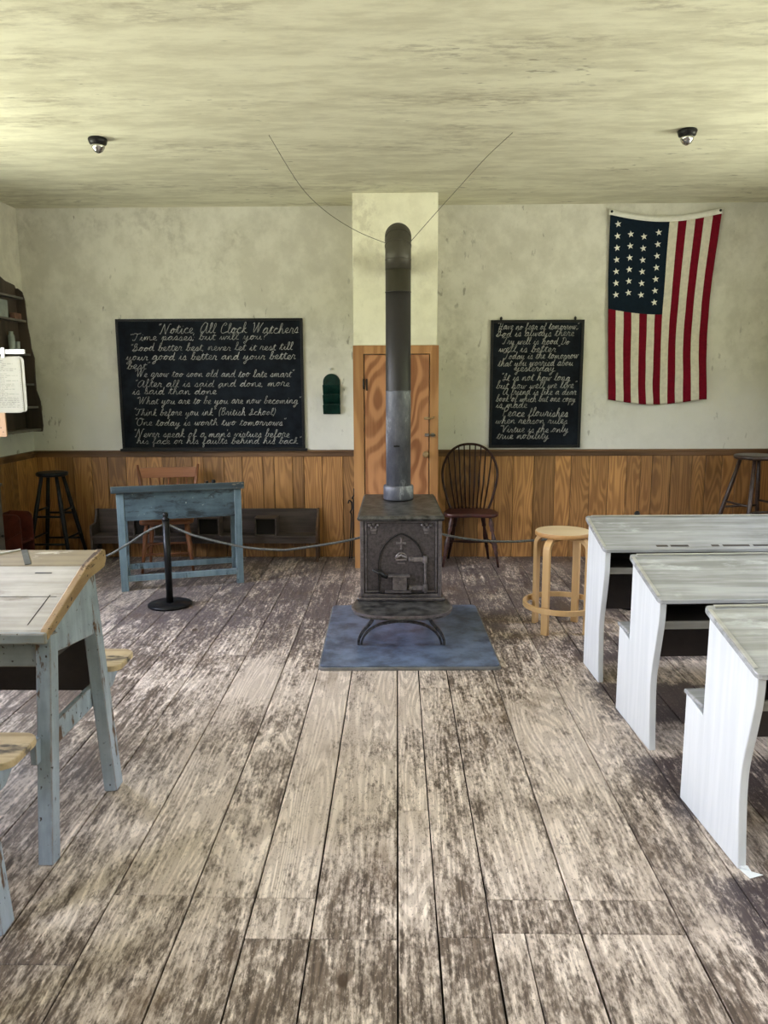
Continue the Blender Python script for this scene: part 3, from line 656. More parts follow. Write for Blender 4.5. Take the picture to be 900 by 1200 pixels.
# gothic door
def arch(cx, hw, z0, zs, zt, n=10):
    P = [(cx - hw, z0), (cx + hw, z0)]
    hgt = zt - zs; rr = (hw * hw + hgt * hgt) / (2 * hw)
    a1 = math.asin(min(1, hgt / rr))
    for i in range(n + 1): q = a1 * i / n; P.append((cx + hw - rr + rr * math.cos(q), zs + rr * math.sin(q)))
    for i in range(n - 1, -1, -1): q = a1 * i / n; P.append((cx - hw + rr - rr * math.cos(q), zs + rr * math.sin(q)))
    return P
ac = arch(.024, .140, .318, .50, .692)
dm = MB(); dm.prism(ac, 'xz', yf - .014, yf - .004); dr = sb(dm, 'stove_door', 'iron', bevel=.003)
m = MB(); m.rectsweep([(x, yf - .016, z) for x, z in ac[1:]] + [(ac[0][0], yf - .016, ac[0][1])], .016, .007, closed=True); sb(m, 'door_rim', 'iron_black', dr)
m = MB(); q = yf - .018
m.box((.019, q - .003, .592), (.029, q + .006, .664)); m.box((-.002, q - .003, .627), (.050, q + .006, .637))
for x, z in ((.024, .664), (.024, .596), (.0, .632), (.048, .632), (.024, .632)): m.lathe([(.008, 0), (.008, -.004), (.004, -.007)], (x, q, z), 10, 'y')
sb(m, 'cross_ornament', 'iron_relief', dr)
m = MB()
m.tube([(.024 + math.cos(a) * .034, q, .535 + math.sin(a) * .036) for a in [PI * i / 12 for i in range(13)]], .005, 6)
for i in range(-2, 3): m.lathe([(.008, 0), (.009, -.005), (.004, -.009)], (.024 + i * .012, q, .545 + .006 * (2 - abs(i))), 8, 'y')
m.box((-.010, q - .003, .522), (.058, q + .004, .532)); m.box((.0, q - .003, .503), (.048, q + .004, .511)); sb(m, 'crown_ornament', 'iron_relief', dr, bevel=.001)
for cx in (-.145, .180):
    m = MB(); qq = yf - .006
    for dx, dz, r in ((-.026, .018, .010), (0, .026, .011), (.026, .018, .010), (-.014, .004, .008), (.014, .004, .008)): m.lathe([(r, 0), (r, -.005), (r * .5, -.009)], (cx + dx, qq, .725 + dz), 10, 'y')
    m.prism([(cx - .016, .705), (cx + .016, .705), (cx + .022, .722), (cx - .022, .722)], 'xz', qq - .006, qq); m.box((cx - .014, qq - .005, .690), (cx + .014, qq, .700)); sb(m, 'crown_ornament', 'iron_relief', bevel=.001)
m = MB(); m.box((-.028, yf - .052, .340), (.058, yf - .014, .428)); ab = sb(m, 'air_box', 'iron_edge', dr, bevel=.003)
m = MB(); m.box((-.058, yf - .066, .428), (.078, yf - .014, .437)); sb(m, 'air_box_lid', 'iron_relief', dr, bevel=.002)
m = MB(); m.box((-.075, yf - .060, .326), (.085, yf - .014, .338)); sb(m, 'air_box_sill', 'iron_edge', dr, bevel=.002)
m = MB(); m.box((.006, yf - .060, .372), (.022, yf - .052, .400)); sb(m, 'draught_knob', 'iron_relief', dr, bevel=.002)
m = MB(); m.tube(crom([(-.150, yf - .05, .470), (-.128, yf - .062, .462), (-.105, yf - .06, .452), (-.085, yf - .055, .436), (-.062, yf - .04, .420)], 5), [.006] + [.009] * 6 + [.014] * 8 + [.012] * 5 + [.006], 10); sb(m, 'door_handle', 'iron_black', dr)
m = MB()
for z in (.530, .350):
    m.box((.070, yf - .028, z - .014), (.160, yf - .012, z + .014)); m.lathe([(.014, 0), (.014, -.012), (.008, -.016)], (.085, yf - .018, z), 12, 'y'); m.tube([(.172, yf - .022, z - .022), (.172, yf - .022, z + .022)], .016, 10)
m.tube([(.172, yf - .022, .318), (.172, yf - .022, .545)], .008, 8); sb(m, 'hinge', 'iron_relief', bevel=.002)
# top plate, pitched up to the back
m = MB(); P = [(-.246, 4.585), (.290, 4.585), (.262, 5.30), (-.236, 5.30)]
zt = [.800, .800, .835, .835]
vs = [(x, y, z - .018) for (x, y), z in zip(P, zt)] + [(x + (.012 if x < 0 else -.012), y + (.012 if y < 5 else -.01), z) for (x, y), z in zip(P, zt)]
vs = [(x, y, z - .022) for (x, y), z in zip([(a + (.01 if a < 0 else -.01), b + (.012 if b < 5 else -.01)) for a, b in P], zt)] + [(x, y, z) for (x, y), z in zip(P, [z - .006 for z in zt])] + [(x + (.014 if x < 0 else -.014), y + (.014 if y < 5 else -.012), z + .010) for (x, y), z in zip(P, zt)]
fs = [(3, 2, 1, 0), (8, 9, 10, 11)]
for b in (0, 4):
    for i in range(4): fs.append((b + i, b + (i + 1) % 4, b + 4 + (i + 1) % 4, b + 4 + i))
m.add(vs, fs); sb(m, 'top_plate', 'iron_top', bevel=.003)
# ash shelf: rounded tray
sp_ = []
for i in range(49):
    a = PI + PI * i / 48; c, s_ = math.cos(a), math.sin(a); sp_.append((.028 + .302 * math.copysign(abs(c) ** .62, c), 4.56 + .250 * math.copysign(abs(s_) ** .8, s_)))
sp_ = [(-.262, 4.70)] + sp_ + [(.318, 4.70)]
m = MB(); m.prism(sp_, 'xy', .240, .262); sb(m, 'ash_shelf', 'iron_top', bevel=.006)
m = MB(); m.rectsweep([(x, y, .262) for x, y in sp_[1:-1]], .012, .012, up=(0, 0, 1)); sb(m, 'shelf_rim', 'iron_edge')
# front legs with arch
m = MB()
for s in (-1, 1):
    pts = crom([(.024 + s * .262, 4.52, ZP), (.024 + s * .259, 4.52, .06), (.024 + s * .236, 4.52, .108), (.024 + s * .200, 4.52, .150), (.024 + s * .176, 4.52, .188), (.024 + s * .170, 4.52, .242)], 6)
    m.rectsweep(pts, .035, [.015 + .010 * i / len(pts) for i in range(len(pts))])
    sb(m, 'leg', 'iron_leg', bevel=.003); m = MB()
a_ = crom([(.024 + x, 4.52, z) for x, z in ((-.246, .027), (-.230, .075), (-.188, .122), (-.115, .157), (0, .172), (.115, .157), (.188, .122), (.230, .075), (.246, .027))], 6)
m = MB(); m.rectsweep(a_, .028, .013); sb(m, 'leg_arch', 'iron_leg', bevel=.002)
for x in (-.17, .215):
    m = MB(); m.tube([(x, 5.14, ZP), (x, 5.14, .1), (x * .97, 5.12, .263)], [.022, .014, .018], 10); sb(m, 'leg', 'iron_black')

PX, PY = .008, 5.12
t = thing('stovepipe', 'tall grey steel stovepipe rising from the stove, elbowed into the chimney', 'stovepipe', (PX, PY, .845)); o = t.location.copy()
PR = .082
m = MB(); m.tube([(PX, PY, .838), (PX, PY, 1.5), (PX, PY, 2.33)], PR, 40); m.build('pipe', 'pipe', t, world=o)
m = MB(); zc = 2.42; Rb = .13
pts = [(PX, PY, 2.32)] + [(PX, PY + Rb - Rb * math.cos(a), zc + Rb * math.sin(a)) for a in [PI / 2 * i / 10 for i in range(11)]] + [(PX, 6.609, zc + Rb)]
m.tube(pts, PR + .001, 40); m.build('elbow', 'pipe', t, world=o)
for a in (.25, .5, .75):
    q = PI / 2 * a
    c_ = Vector((PX, PY + Rb - Rb * math.cos(q), zc + Rb * math.sin(q))); td = Vector((0, math.sin(q), math.cos(q))); m = MB(); m.tube([c_ - td * .004, c_ + td * .004], PR + .0035, 40); m.build('elbow_seam', 'pipe', t, world=o)
for z in (1.556, 2.183, 2.383):
    m = MB(); m.tube([(PX, PY, z - .003), (PX, PY, z + .003)], PR + .0022, 40); m.build('joint_band', 'pipe', t, world=o)
m = MB(); m.lathe([(.096, .838), (.101, .842), (.101, .925), (.097, .932), (.086, .932)], (PX, PY, 0), 40); m.build('collar', 'pipe', t, world=o)
m = MB(); m.lathe([(.100, -.001), (.100, -.012), (.085, -.016)], (PX, CY, zc + Rb), 32, 'y'); m.build('thimble', 'iron', t, world=o)
m = MB(); m.tube([(PX - .01, PY - .083, 1.20), (PX - .01, PY - .10, 1.20)], .006, 8); m.box((PX - .03, PY - .104, 1.194), (PX + .008, PY - .098, 1.204)); m.build('damper_key', 'iron_black', t, world=o)

for nm, pts, lab in (('ceiling_wire', [(-.799, 5.12, 3.139), (-.618, 5.12, 2.849), (-.459, 5.12, 2.689), (-.26, 5.12, 2.564), (-.066, 5.12, 2.485)], 'thin sagging wire running from ceiling to stovepipe, left of the pipe'),
                     ('ceiling_wire', [(.721, 5.12, 3.139), (.56, 5.12, 2.996), (.387, 5.12, 2.815), (.243, 5.12, 2.663), (.088, 5.12, 2.495)], 'thin nearly straight wire from ceiling to stovepipe, right of the pipe')):
    o_ = Vector(pts[0]); tag(MB().tube(crom(pts, 8), .0022, 6).build(nm, 'wire', loc=o_, world=o_), lab, 'wire')

for (x, y), lab in (((-1.89, 5.15), 'small black ceiling fixture with glass dome on the left side of the ceiling'), ((1.795, 5.10), 'small black ceiling fixture with glass dome above the flag side')):
    t = thing('ceiling_sensor', lab, 'sensor', (x, y, H - .001), 0, 'black domed ceiling fixtures')
    MB().lathe([(.055, 0), (.060, -.008), (.052, -.034), (.044, -.038)], (0, 0, 0), 28).build('base_ring', 'black', t)
    MB().lathe([(.043, -.037), (.040, -.055), (.026, -.078), (.008, -.088)], (0, 0, 0), 24).build('lens', 'chrome', t)

# ------------------------------------------------------------------ blue desk
t = thing('writing_desk', 'worn blue-painted writing desk standing left of the stove behind the rope', 'desk', (-1.776, 6.172, 0), R(17.2))
hw, hd, lg = .475, .235, .055
for sx in (-1, 1):
    for sy in (-1, 1):
        zt = .775 if sy < 0 else .72
        MB().box((sx * hw, sy * hd, 0), (sx * (hw - lg), sy * (hd - lg), zt)).build('leg', 'blue_leg', t, bevel=.003)
MB().box((-hw + lg, -hd + .004, .56), (hw - lg, -hd + .024, .78)).build('front_panel', 'blue', t, bevel=.002)
MB().box((-hw + lg, hd - .024, .60), (hw - lg, hd - .004, .72)).build('rear_panel', 'blue', t, bevel=.002)
for s in (-1, 1): MB().prism([(-hd + lg, .56), (hd - lg, .56), (hd - lg, .722), (-hd + lg, .778)], 'yz', s * (hw - .004), s * (hw - .022)).build('side_panel', 'blue_leg', t, bevel=.002)
for y in (-hd + .01, hd - .04): MB().box((-hw + lg, y, .075), (hw - lg, y + .03, .122)).build('stretcher', 'blue_leg', t, bevel=.002)
for s in (-1, 1): MB().box((s * (hw - .015), -hd + lg, .075), (s * (hw - .045), hd - lg, .122)).build('stretcher', 'blue_leg', t, bevel=.002)
m = MB(); m.prism([(-hd - .04, .783), (-hd - .04, .838), (hd + .03, .765), (hd + .03, .725)], 'yz', -hw - .035, hw + .025); m.build('desktop', 'blue_top', t, bevel=.006)
ink = thing('inkwell', 'small black inkwell on the back of the blue desk', 'inkwell', (-1.60, 6.50, .758), R(17)); 
m = MB(); m.box((-.05, -.02, .0), (.05, .02, .014)); m.build('holder', 'black', ink, bevel=.002)
m = MB(); m.lathe([(.014, .014), (.018, .03), (.012, .042)], (.03, 0, 0), 14); m.build('well', 'black', ink)
m = MB(); m.lathe([(.010, .014), (.012, .026), (.008, .032)], (-.025, 0, 0), 14); m.build('well', 'black', ink)

# wooden chair behind it
def splat_chair():
    t = thing('wooden_chair', 'orange-brown wooden chair with spindle back behind the blue desk', 'chair', (-2.01, 6.60, 0), R(10))
    pl = crom([(x, y, 0) for x, y in ((-.215, -.14), (-.12, -.165), (0, -.172), (.12, -.165), (.215, -.14), (.222, 0), (.19, .14), (0, .16), (-.19, .14), (-.222, 0))], 4, True)
    MB().prism([(p.x, p.y) for p in pl], 'xy', .418, .455).build('seat', 'chair', t, bevel=.01)
    pr = [(0, .014), (.1, .019), (.3, .021), (.5, .017), (.55, .022), (.6, .016), (.9, .012), (1, .012)]
    for sx in (-1, 1):
        turned(MB(), (sx * .165, -.115, .42), (sx * .215, -.16, 0), pr).build('leg', 'chair_v', t)
        turned(MB(), (sx * .15, .11, .42), (sx * .185, .145, 0), pr).build('leg', 'chair_v', t)
    m = MB(); m.tube([(-.195, -.143, .16), (.195, -.143, .16)], .010, 8); m.build('stretcher', 'chair', t)
    m = MB(); m.tube([(-.18, -.13, .25), (.18, -.13, .25)], .010, 8); m.build('stretcher', 'chair', t)
    m = MB(); m.tube([(-.17, .13, .2), (.17, .13, .2)], .009, 8); m.build('stretcher', 'chair', t)
    for sx in (-1, 1): m = MB(); m.tube([(sx * .18, -.13, .20), (sx * .165, .13, .20)], .009, 8); m.build('stretcher', 'chair_v', t)
    for sx in (-1, 1): turned(MB(), (sx * .195, .125, .45), (sx * .262, .205, .90), [(0, .014), (.3, .018), (.7, .017), (1, .011)]).build('back_post', 'chair_v', t)
    m = MB(); arc = [(x, .195 + .012 * (1 - (x / .24) ** 2)) for x in [-.24 + .48 * i / 10 for i in range(11)]]
    for i in range(10):
        (xa, ya), (xb, yb_) = arc[i], arc[i + 1]
        m.add([(xa, ya - .01, .785), (xb, yb_ - .01, .785), (xb, yb_ + .01, .785), (xa, ya + .01, .785), (xa, ya + .004, .875), (xb, yb_ + .004, .875), (xb, yb_ + .022, .875), (xa, ya + .022, .875)], [(0, 3, 2, 1), (4, 5, 6, 7), (0, 1, 5, 4), (2, 3, 7, 6)] + ([(3, 0, 4, 7)] if i == 0 else []) + ([(1, 2, 6, 5)] if i == 9 else []))
    m.build('crest_rail', 'chair', t)
    for i in range(5):
        x = (i - 2) * .08; turned(MB(), (x * .85, .13, .45), (x, .205, .79), [(0, .007), (.5, .011), (1, .007)], 8).build('spindle', 'chair_v', t)
splat_chair()

# long low bench with wooden boxes
t = thing('long_bench', 'low dark grey bench with back and end arms along the back wall', 'bench', (-1.75, 6.95, 0))
ox = Vector((-1.75, 6.95, 0)); x0, x1 = -2.80, -.722
MB().box((x0 + .02, 7.015, .235), (x1 - .005, 7.035, .465)).build('backrest', 'bench', t, bevel=.002, world=ox)
MB().box((x0 + .02, 6.83, .222), (x1 - .022, 7.015, .244)).build('seat', 'bench', t, bevel=.003, world=ox)
MB().box((x0 + .02, 6.85, .17), (x1 - .022, 6.865, .222)).build('seat_apron', 'bench', t, bevel=.002, world=ox)
ep = [(6.83, 0), (6.885, 0), (6.90, .10), (6.95, .14), (6.985, .10), (6.995, 0), (7.037, 0), (7.037, .468), (6.99, .468), (6.965, .40), (6.93, .35), (6.835, .34), (6.822, .31), (6.83, .24)]
MB().prism(ep, 'yz', x0, x0 + .022).build('end_panel', 'bench', t, bevel=.002, world=ox)
ep2 = [(6.845, 0), (6.885, 0), (6.90, .10), (6.95, .14), (6.985, .10), (6.995, 0), (7.037, 0), (7.037, .468), (6.99, .468), (6.965, .40), (6.90, .33), (6.845, .30), (6.835, .24)]
MB().prism(ep2, 'yz', x1 - .022, x1).build('end_panel', 'bench_leg', t, bevel=.002, world=ox)
boxes = [(-2.30, 'open-fronted wooden box on the low bench, partly behind the blue desk at its left end'), (-1.715, 'open-fronted wooden box on the low bench, seen under the blue desk'), (-1.195, 'open-fronted wooden box on the low bench, right of the blue desk')]
for x, lab in boxes:
    b = thing('storage_box', lab, 'box', (x, 6.91, .244), 0, 'small open boxes on the low bench')
    w, hh, dd = .10, .155, .085
    m = MB(); m.box((-w, -dd, 0), (-w + .012, dd, hh)); m.box((w - .012, -dd, 0), (w, dd, hh)); m.box((-w + .012, -dd, 0), (w - .012, dd, .012)); m.box((-w + .012, dd - .01, .012), (w - .012, dd, hh)); m.box((-w, -dd, hh), (w, dd, hh + .010)); m.build('case', 'bench', b, bevel=.0015)
    m = MB(); m.box((-w + .012, -dd + .035, .012), (w - .012, -dd + .04, hh)); m.build('opening_shade', 'dark', b)  # near-black sheet painting the deep shade of the box opening

# fire irons
for x, zt, lab in ((-.405, .60, 'thin black fire poker leaning on the wainscot beside the closet'), (-.425, .47, 'shorter black fire iron with hooked top beside the closet')):
    o_ = Vector((x, 6.97, 0)); m = MB(); m.tube(crom([(x - .02, 6.985, .0), (x - .008, 6.99, .2), (x, 7.03, zt - .08), (x - .012, 7.03, zt - .04), (x + .006, 7.03, zt - .01), (x + .004, 7.035, zt + .05)], 6), .006, 8)
    if zt < .5: m.tube(crom([(x + .004, 7.035, zt + .05), (x - .02, 7.03, zt + .07), (x - .03, 7.03, zt + .04)], 5), .006, 8)
    tag(m.build('fire_poker', 'iron_black', loc=o_, world=o_), lab, 'fire iron')

# ------------------------------------------------------------------ rope stanchions
def stanchion(x, y, lab):
    t = thing('stanchion', lab, 'stanchion', (x, y, 0), 0, 'black rope stanchions')
    MB().lathe([(.150, 0), (.158, .004), (.158, .016), (.150, .022), (.03, .026)], (0, 0, 0), 40).build('base', 'black', t)
    MB().tube([(0, 0, .02), (0, 0, .64)], .025, 20).build('pole', 'black', t)
    MB().lathe([(.026, .635), (.028, .65), (.014, .656), (.016, .662), (.021, .675), (.016, .690), (.006, .696)], (0, 0, 0), 20).build('finial', 'black', t)
stanchion(-1.672, 5.44, 'black rope stanchion standing in front of the blue desk')
stanchion(.03, 5.62, 'black rope stanchion hidden behind the wood stove')
stanchion(1.718, 5.46, 'black rope stanchion whose top shows above the farthest grey desk')
def rope(pts, lab):
    o_ = Vector(pts[0]); tag(MB().tube(crom(pts, 8), .0085, 10).build('barrier_rope', 'rope', loc=o_, world=o_), lab, 'rope', 'barrier ropes')
rope([(-1.697, 5.44, .60), (-1.80, 5.42, .56), (-1.95, 5.36, .465), (-2.12, 5.30, .385), (-2.5, 5.22, .33), (-2.95, 5.16, .42), (-3.335, 5.12, .62)], 'grey barrier rope running left from the front stanchion to the side wall')
rope([(-1.646, 5.44, .60), (-1.46, 5.42, .527), (-1.2, 5.42, .46), (-1.02, 5.42, .430), (-.88, 5.42, .423), (-.74, 5.42, .428), (-.28, 5.45, .503), (.005, 5.61, .60)], 'grey barrier rope sagging between front stanchion and stove')
rope([(.055, 5.61, .60), (.32, 5.47, .527), (.58, 5.46, .483), (.77, 5.46, .473), (.95, 5.46, .479), (1.377, 5.46, .52), (1.692, 5.46, .60)], 'grey barrier rope passing behind the birch stool, right of the stove')
m = MB(); m.lathe([(.012, 0), (.012, -.02), (.004, -.02)], (0, 0, 0), 10, 'x'); tag(MB().lathe([(.016, 0), (.016, .012), (.006, .03)], (0, 0, 0), 12, 'x').build('wall_hook', 'black', loc=(XL + .0205, 5.12, .62)), 'black wall hook holding the left end of the rope', 'hook')

# ------------------------------------------------------------------ windsor chair
def windsor():
    t = thing('windsor_chair', 'dark maroon bow-back chair against the wainscot right of the closet', 'chair', (.65, 6.76, 0), R(-2))
    pl = crom([(x, y, 0) for x, y in ((-.235, -.12), (-.17, -.185), (-.06, -.175), (0, -.165), (.06, -.175), (.17, -.185), (.235, -.12), (.228, .02), (.17, .15), (.06, .195), (-.06, .195), (-.17, .15), (-.228, .02))], 4, True)
    MB().prism([(p.x, p.y) for p in pl], 'xy', .450, .485).build('seat', 'windsor_seat', t, bevel=.012, bseg=3)
    pr = [(0, .012), (.06, .014), (.14, .022), (.24, .017), (.28, .021), (.31, .012), (.36, .015), (.50, .023), (.60, .024), (.68, .014), (.72, .018), (.76, .014), (1, .011)]
    for sx in (-1, 1):
        turned(MB(), (sx * .165, -.115, .455), (sx * .245, -.125, 0), pr).build('leg', 'windsor_leg', t)
        turned(MB(), (sx * .115, .12, .455), (sx * .185, .215, 0), pr).build('leg', 'windsor', t)
    for sx in (-1, 1):
        m = MB(); turned(m, (sx * .212, -.12, .20), (sx * .155, .18, .20), [(0, .007), (.5, .015), (1, .007)], 8); m.build('stretcher', 'windsor', t)
    m = MB(); turned(m, (-.183, .03, .20), (.183, .03, .20), [(0, .007), (.2, .01), (.5, .015), (.8, .01), (1, .007)], 8); m.build('stretcher', 'windsor', t)
    hoop = [(-.165, .12, .47), (-.205, .13, .58), (-.243, .15, .74), (-.240, .165, .86), (-.185, .185, .98), (-.10, .20, 1.045), (0, .205, 1.062), (.10, .20, 1.045), (.185, .185, .98), (.240, .165, .86), (.243, .15, .74), (.205, .13, .58), (.165, .12, .47)]
    hp = crom(hoop, 6); MB().tube(hp, .0115, 10).build('bow', 'windsor', t)
    for i in range(9):
        f = (i - 4) / 4; xb = f * .128; xt = f * .200
        best = min((p for p in hp if p.z > .7), key=lambda p: abs(p.x - xt))
        m = MB(); m.tube([(xb, .145 - .025 * f * f, .475), ((xb * .45 + best.x * .55), (.145 + best.y) / 2 - .006, .70), (best.x, best.y, best.z)], [.007, .008, .0055], 8); m.build('spindle', 'windsor', t)
windsor()

# ------------------------------------------------------------------ birch bar stool
def birch():
    t = thing('bar_stool', 'light birch round stool with ring footrest between stove and grey desks', 'stool', (1.075, 4.915, 0), R(3))
    MB().lathe([(.170, .628), (.178, .632), (.178, .652), (.174, .657)], (0, 0, 0), 56).build('seat_rim', 'birch_edge', t)
    MB().lathe([(.1745, .6565), (.1725, .6585)], (0, 0, 0), 56).build('seat', 'birch_top', t)
    for k in range(4):
        a = PI / 4 + k * PI / 2; m = MB(); d = Vector((math.cos(a), math.sin(a), 0)); tn = Vector((-d.y, d.x, 0))
        pts = [d * .190, d * .190 + Vector((0, 0, .54))] + [d * (.190 - .07 + .07 * math.cos(q)) + Vector((0, 0, .545 + .07 * math.sin(q))) for q in [PI / 2 * i / 7 for i in range(1, 8)]] + [d * .06 + Vector((0, 0, .6145))]
        m.rectsweep(pts, .048, .026, up=tn); m.build('leg', 'birch', t, bevel=.003)
    ring = [(math.cos(q) * .236, math.sin(q) * .236, .170) for q in [2 * PI * i / 48 for i in range(48)]]
    m = MB(); m.rectsweep(ring, .034, .020, up=(0, 0, 1), closed=True); m.build('footrest', 'birch', t, bevel=.003)
    for k in range(4):
        a = PI / 4 + k * PI / 2; d = Vector((math.cos(a), math.sin(a), 0)); MB().bar(d * .202 + Vector((0, 0, .17)), d * .227 + Vector((0, 0, .17)), .03, .028).build('spacer', 'birch_edge', t)
birch()

# ------------------------------------------------------------------ dark stools
def dark_stool(x, y, zt, rs, rf, ang, mat, lab, rungs):
    t = thing('tall_stool', lab, 'stool', (x, y, 0)); MB().lathe([(rs - .012, zt - .036), (rs, zt - .028), (rs, zt - .008), (rs - .01, zt)], (0, 0, 0), 36).build('seat', mat, t)
    tops = []; feet = []
    for k in range(4):
        a = ang + k * PI / 2; p = Vector((math.cos(a) * rs * .68, math.sin(a) * rs * .68, zt - .03)); q = Vector((math.cos(a) * rf, math.sin(a) * rf, 0)); tops.append(p); feet.append(q)
        turned(MB(), p, q, [(0, .015), (.3, .019), (.6, .019), (1, .014)]).build('leg', mat, t)
    for k in range(4):
        for z in rungs:
            zz = z + (.05 if k % 2 else 0); u = 1 - zz / (zt - .03)
            a, b = tops[k].lerp(feet[k], u), tops[(k + 1) % 4].lerp(feet[(k + 1) % 4], u); MB().tube([a, b], .010, 8).build('rung', mat, t)
    return t
dark_stool(-3.06, 6.73, .845, .135, .275, PI / 4, 'stool_black', 'black painted tall stool in the left rear corner of the room', (.22, .46))
dark_stool(3.08, 6.62, .99, .185, .385, R(58), 'stool_dark', 'dark brown tall stool at the right against the wainscot', (.28, .52))

# ------------------------------------------------------------------ grey school desks (right)
def grey_desk(name, label, loc, rz, seat, dz=0.0, Lg=1.95, notch=False):
    t = thing(name, label, 'desk', loc, rz, 'grey painted school desks on the right')
    zf, zb = .690 + dz, .785 + dz; D = .30
    front = [(.0, 0), (.014, .12), (.026, .26), (.022, .36), (-.004, .48), (-.024, .58), (-.030, .64), (-.030, zf)]
    fc = [(p.x, p.y) for p in crom([(a, b, 0) for a, b in front], 5)]
    if seat: back = [(D + .012, zb), (D + .012, .405), (D + .155, .432), (D + .155, 0)]
    else: back = [(D, zb), (D, 0)]
    for x0 in (0, Lg - .03):
        MB().prism(fc + back, 'yz', x0, x0 + .03).build('end_panel', 'grey_side', t, bevel=.004)
    sl = (zb - zf) / (D + .03)
    y0, y1 = -.052, D + .035
    def zt(y): return zf + (y + .03) * sl
    # desktop slab with rounded corners (sloping)
    pl = roundrect(-.014, y0, Lg + .014, y1, .022, 5); m = MB(); n = len(pl)
    vs = [(x, y, zt(y)) for x, y in pl] + [(x, y, zt(y) + .020) for x, y in pl]
    m.add(vs, [tuple(range(n))[::-1], tuple(range(n, 2 * n))] + [(i, (i + 1) % n, n + (i + 1) % n, n + i) for i in range(n)]); m.build('desktop', 'grey_top', t, bevel=.004)
    m = MB()
    def stripbar(pa, pb, w, h):
        m.bar((pa[0], pa[1], zt(pa[1]) + .020 + h / 2), (pb[0], pb[1], zt(pb[1]) + .020 + h / 2), w, h)
    stripbar((0.02, y1 - .012), (Lg - .02, y1 - .012), .018, .006); stripbar((-.003, y0 + .03), (-.003, y1 - .03), .015, .003)
    m.build('desktop_rim', 'grey_edge', t, bevel=.002)
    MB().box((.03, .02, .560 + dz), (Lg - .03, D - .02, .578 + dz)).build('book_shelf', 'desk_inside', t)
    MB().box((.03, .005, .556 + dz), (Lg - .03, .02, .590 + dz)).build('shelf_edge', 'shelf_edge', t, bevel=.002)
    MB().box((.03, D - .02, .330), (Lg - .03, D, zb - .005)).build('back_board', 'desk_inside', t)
    if seat:
        MB().box((-.006, D + .013, .430), (Lg + .006, D + .165, .446)).build('seat', 'grey_top', t, bevel=.005)
        MB().box((.03, D + .125, .36), (Lg - .03, D + .14, .430)).build('seat_apron', 'grey_side', t, bevel=.002)
    if notch:
        for xa, xb in ((.27, .33), (.345, .44), (.56, .60), (.62, .76), (.78, 1.02)):
            m = MB(); ya, yb_ = -.028, -.010
            m.add([(xa, ya, zt(ya) + .0206), (xb, ya, zt(ya) + .0206), (xb, yb_, zt(yb_) + .0206), (xa, yb_, zt(yb_) + .0206), (xa, ya, zt(ya) + .0190), (xb, ya, zt(ya) + .0190), (xb, yb_, zt(yb_) + .0190), (xa, yb_, zt(yb_) + .0190)], [(0, 1, 2, 3), (7, 6, 5, 4), (0, 4, 5, 1), (1, 5, 6, 2), (2, 6, 7, 3), (3, 7, 4, 0)])
            m.build('pencil_groove', 'desk_inside', t)
    return t
grey_desk('school_desk', 'farthest grey painted school desk on the right, without attached seat', (1.085, 3.975, 0), R(1.6), False, .045, notch=True)
grey_desk('school_desk', 'middle grey painted school desk on the right, seat step on its far side', (1.108, 3.19, 0), R(2.6), True, -.002)
grey_desk('school_desk', 'nearest grey painted school desk on the right, paper scrap at its foot', (1.132, 2.35, 0), R(3.6), True, -.002)
m = MB(); m.add([(1.135, 2.36, .001), (1.15, 2.30, .001), (1.20, 2.315, .004), (1.17, 2.335, .003), (1.165, 2.352, .014), (1.14, 2.347, .016)], [(0, 1, 2, 3), (0, 3, 4, 5)])
o_ = Vector((1.16, 2.33, 0)); ob = m.build('paper_scrap', 'paper_white', loc=o_, world=o_); tag(ob, 'small folded white paper scrap under the foot of the nearest grey desk', 'paper'); sd = ob.modifiers.new('t', 'SOLIDIFY'); sd.thickness = .001; sd.offset = 1

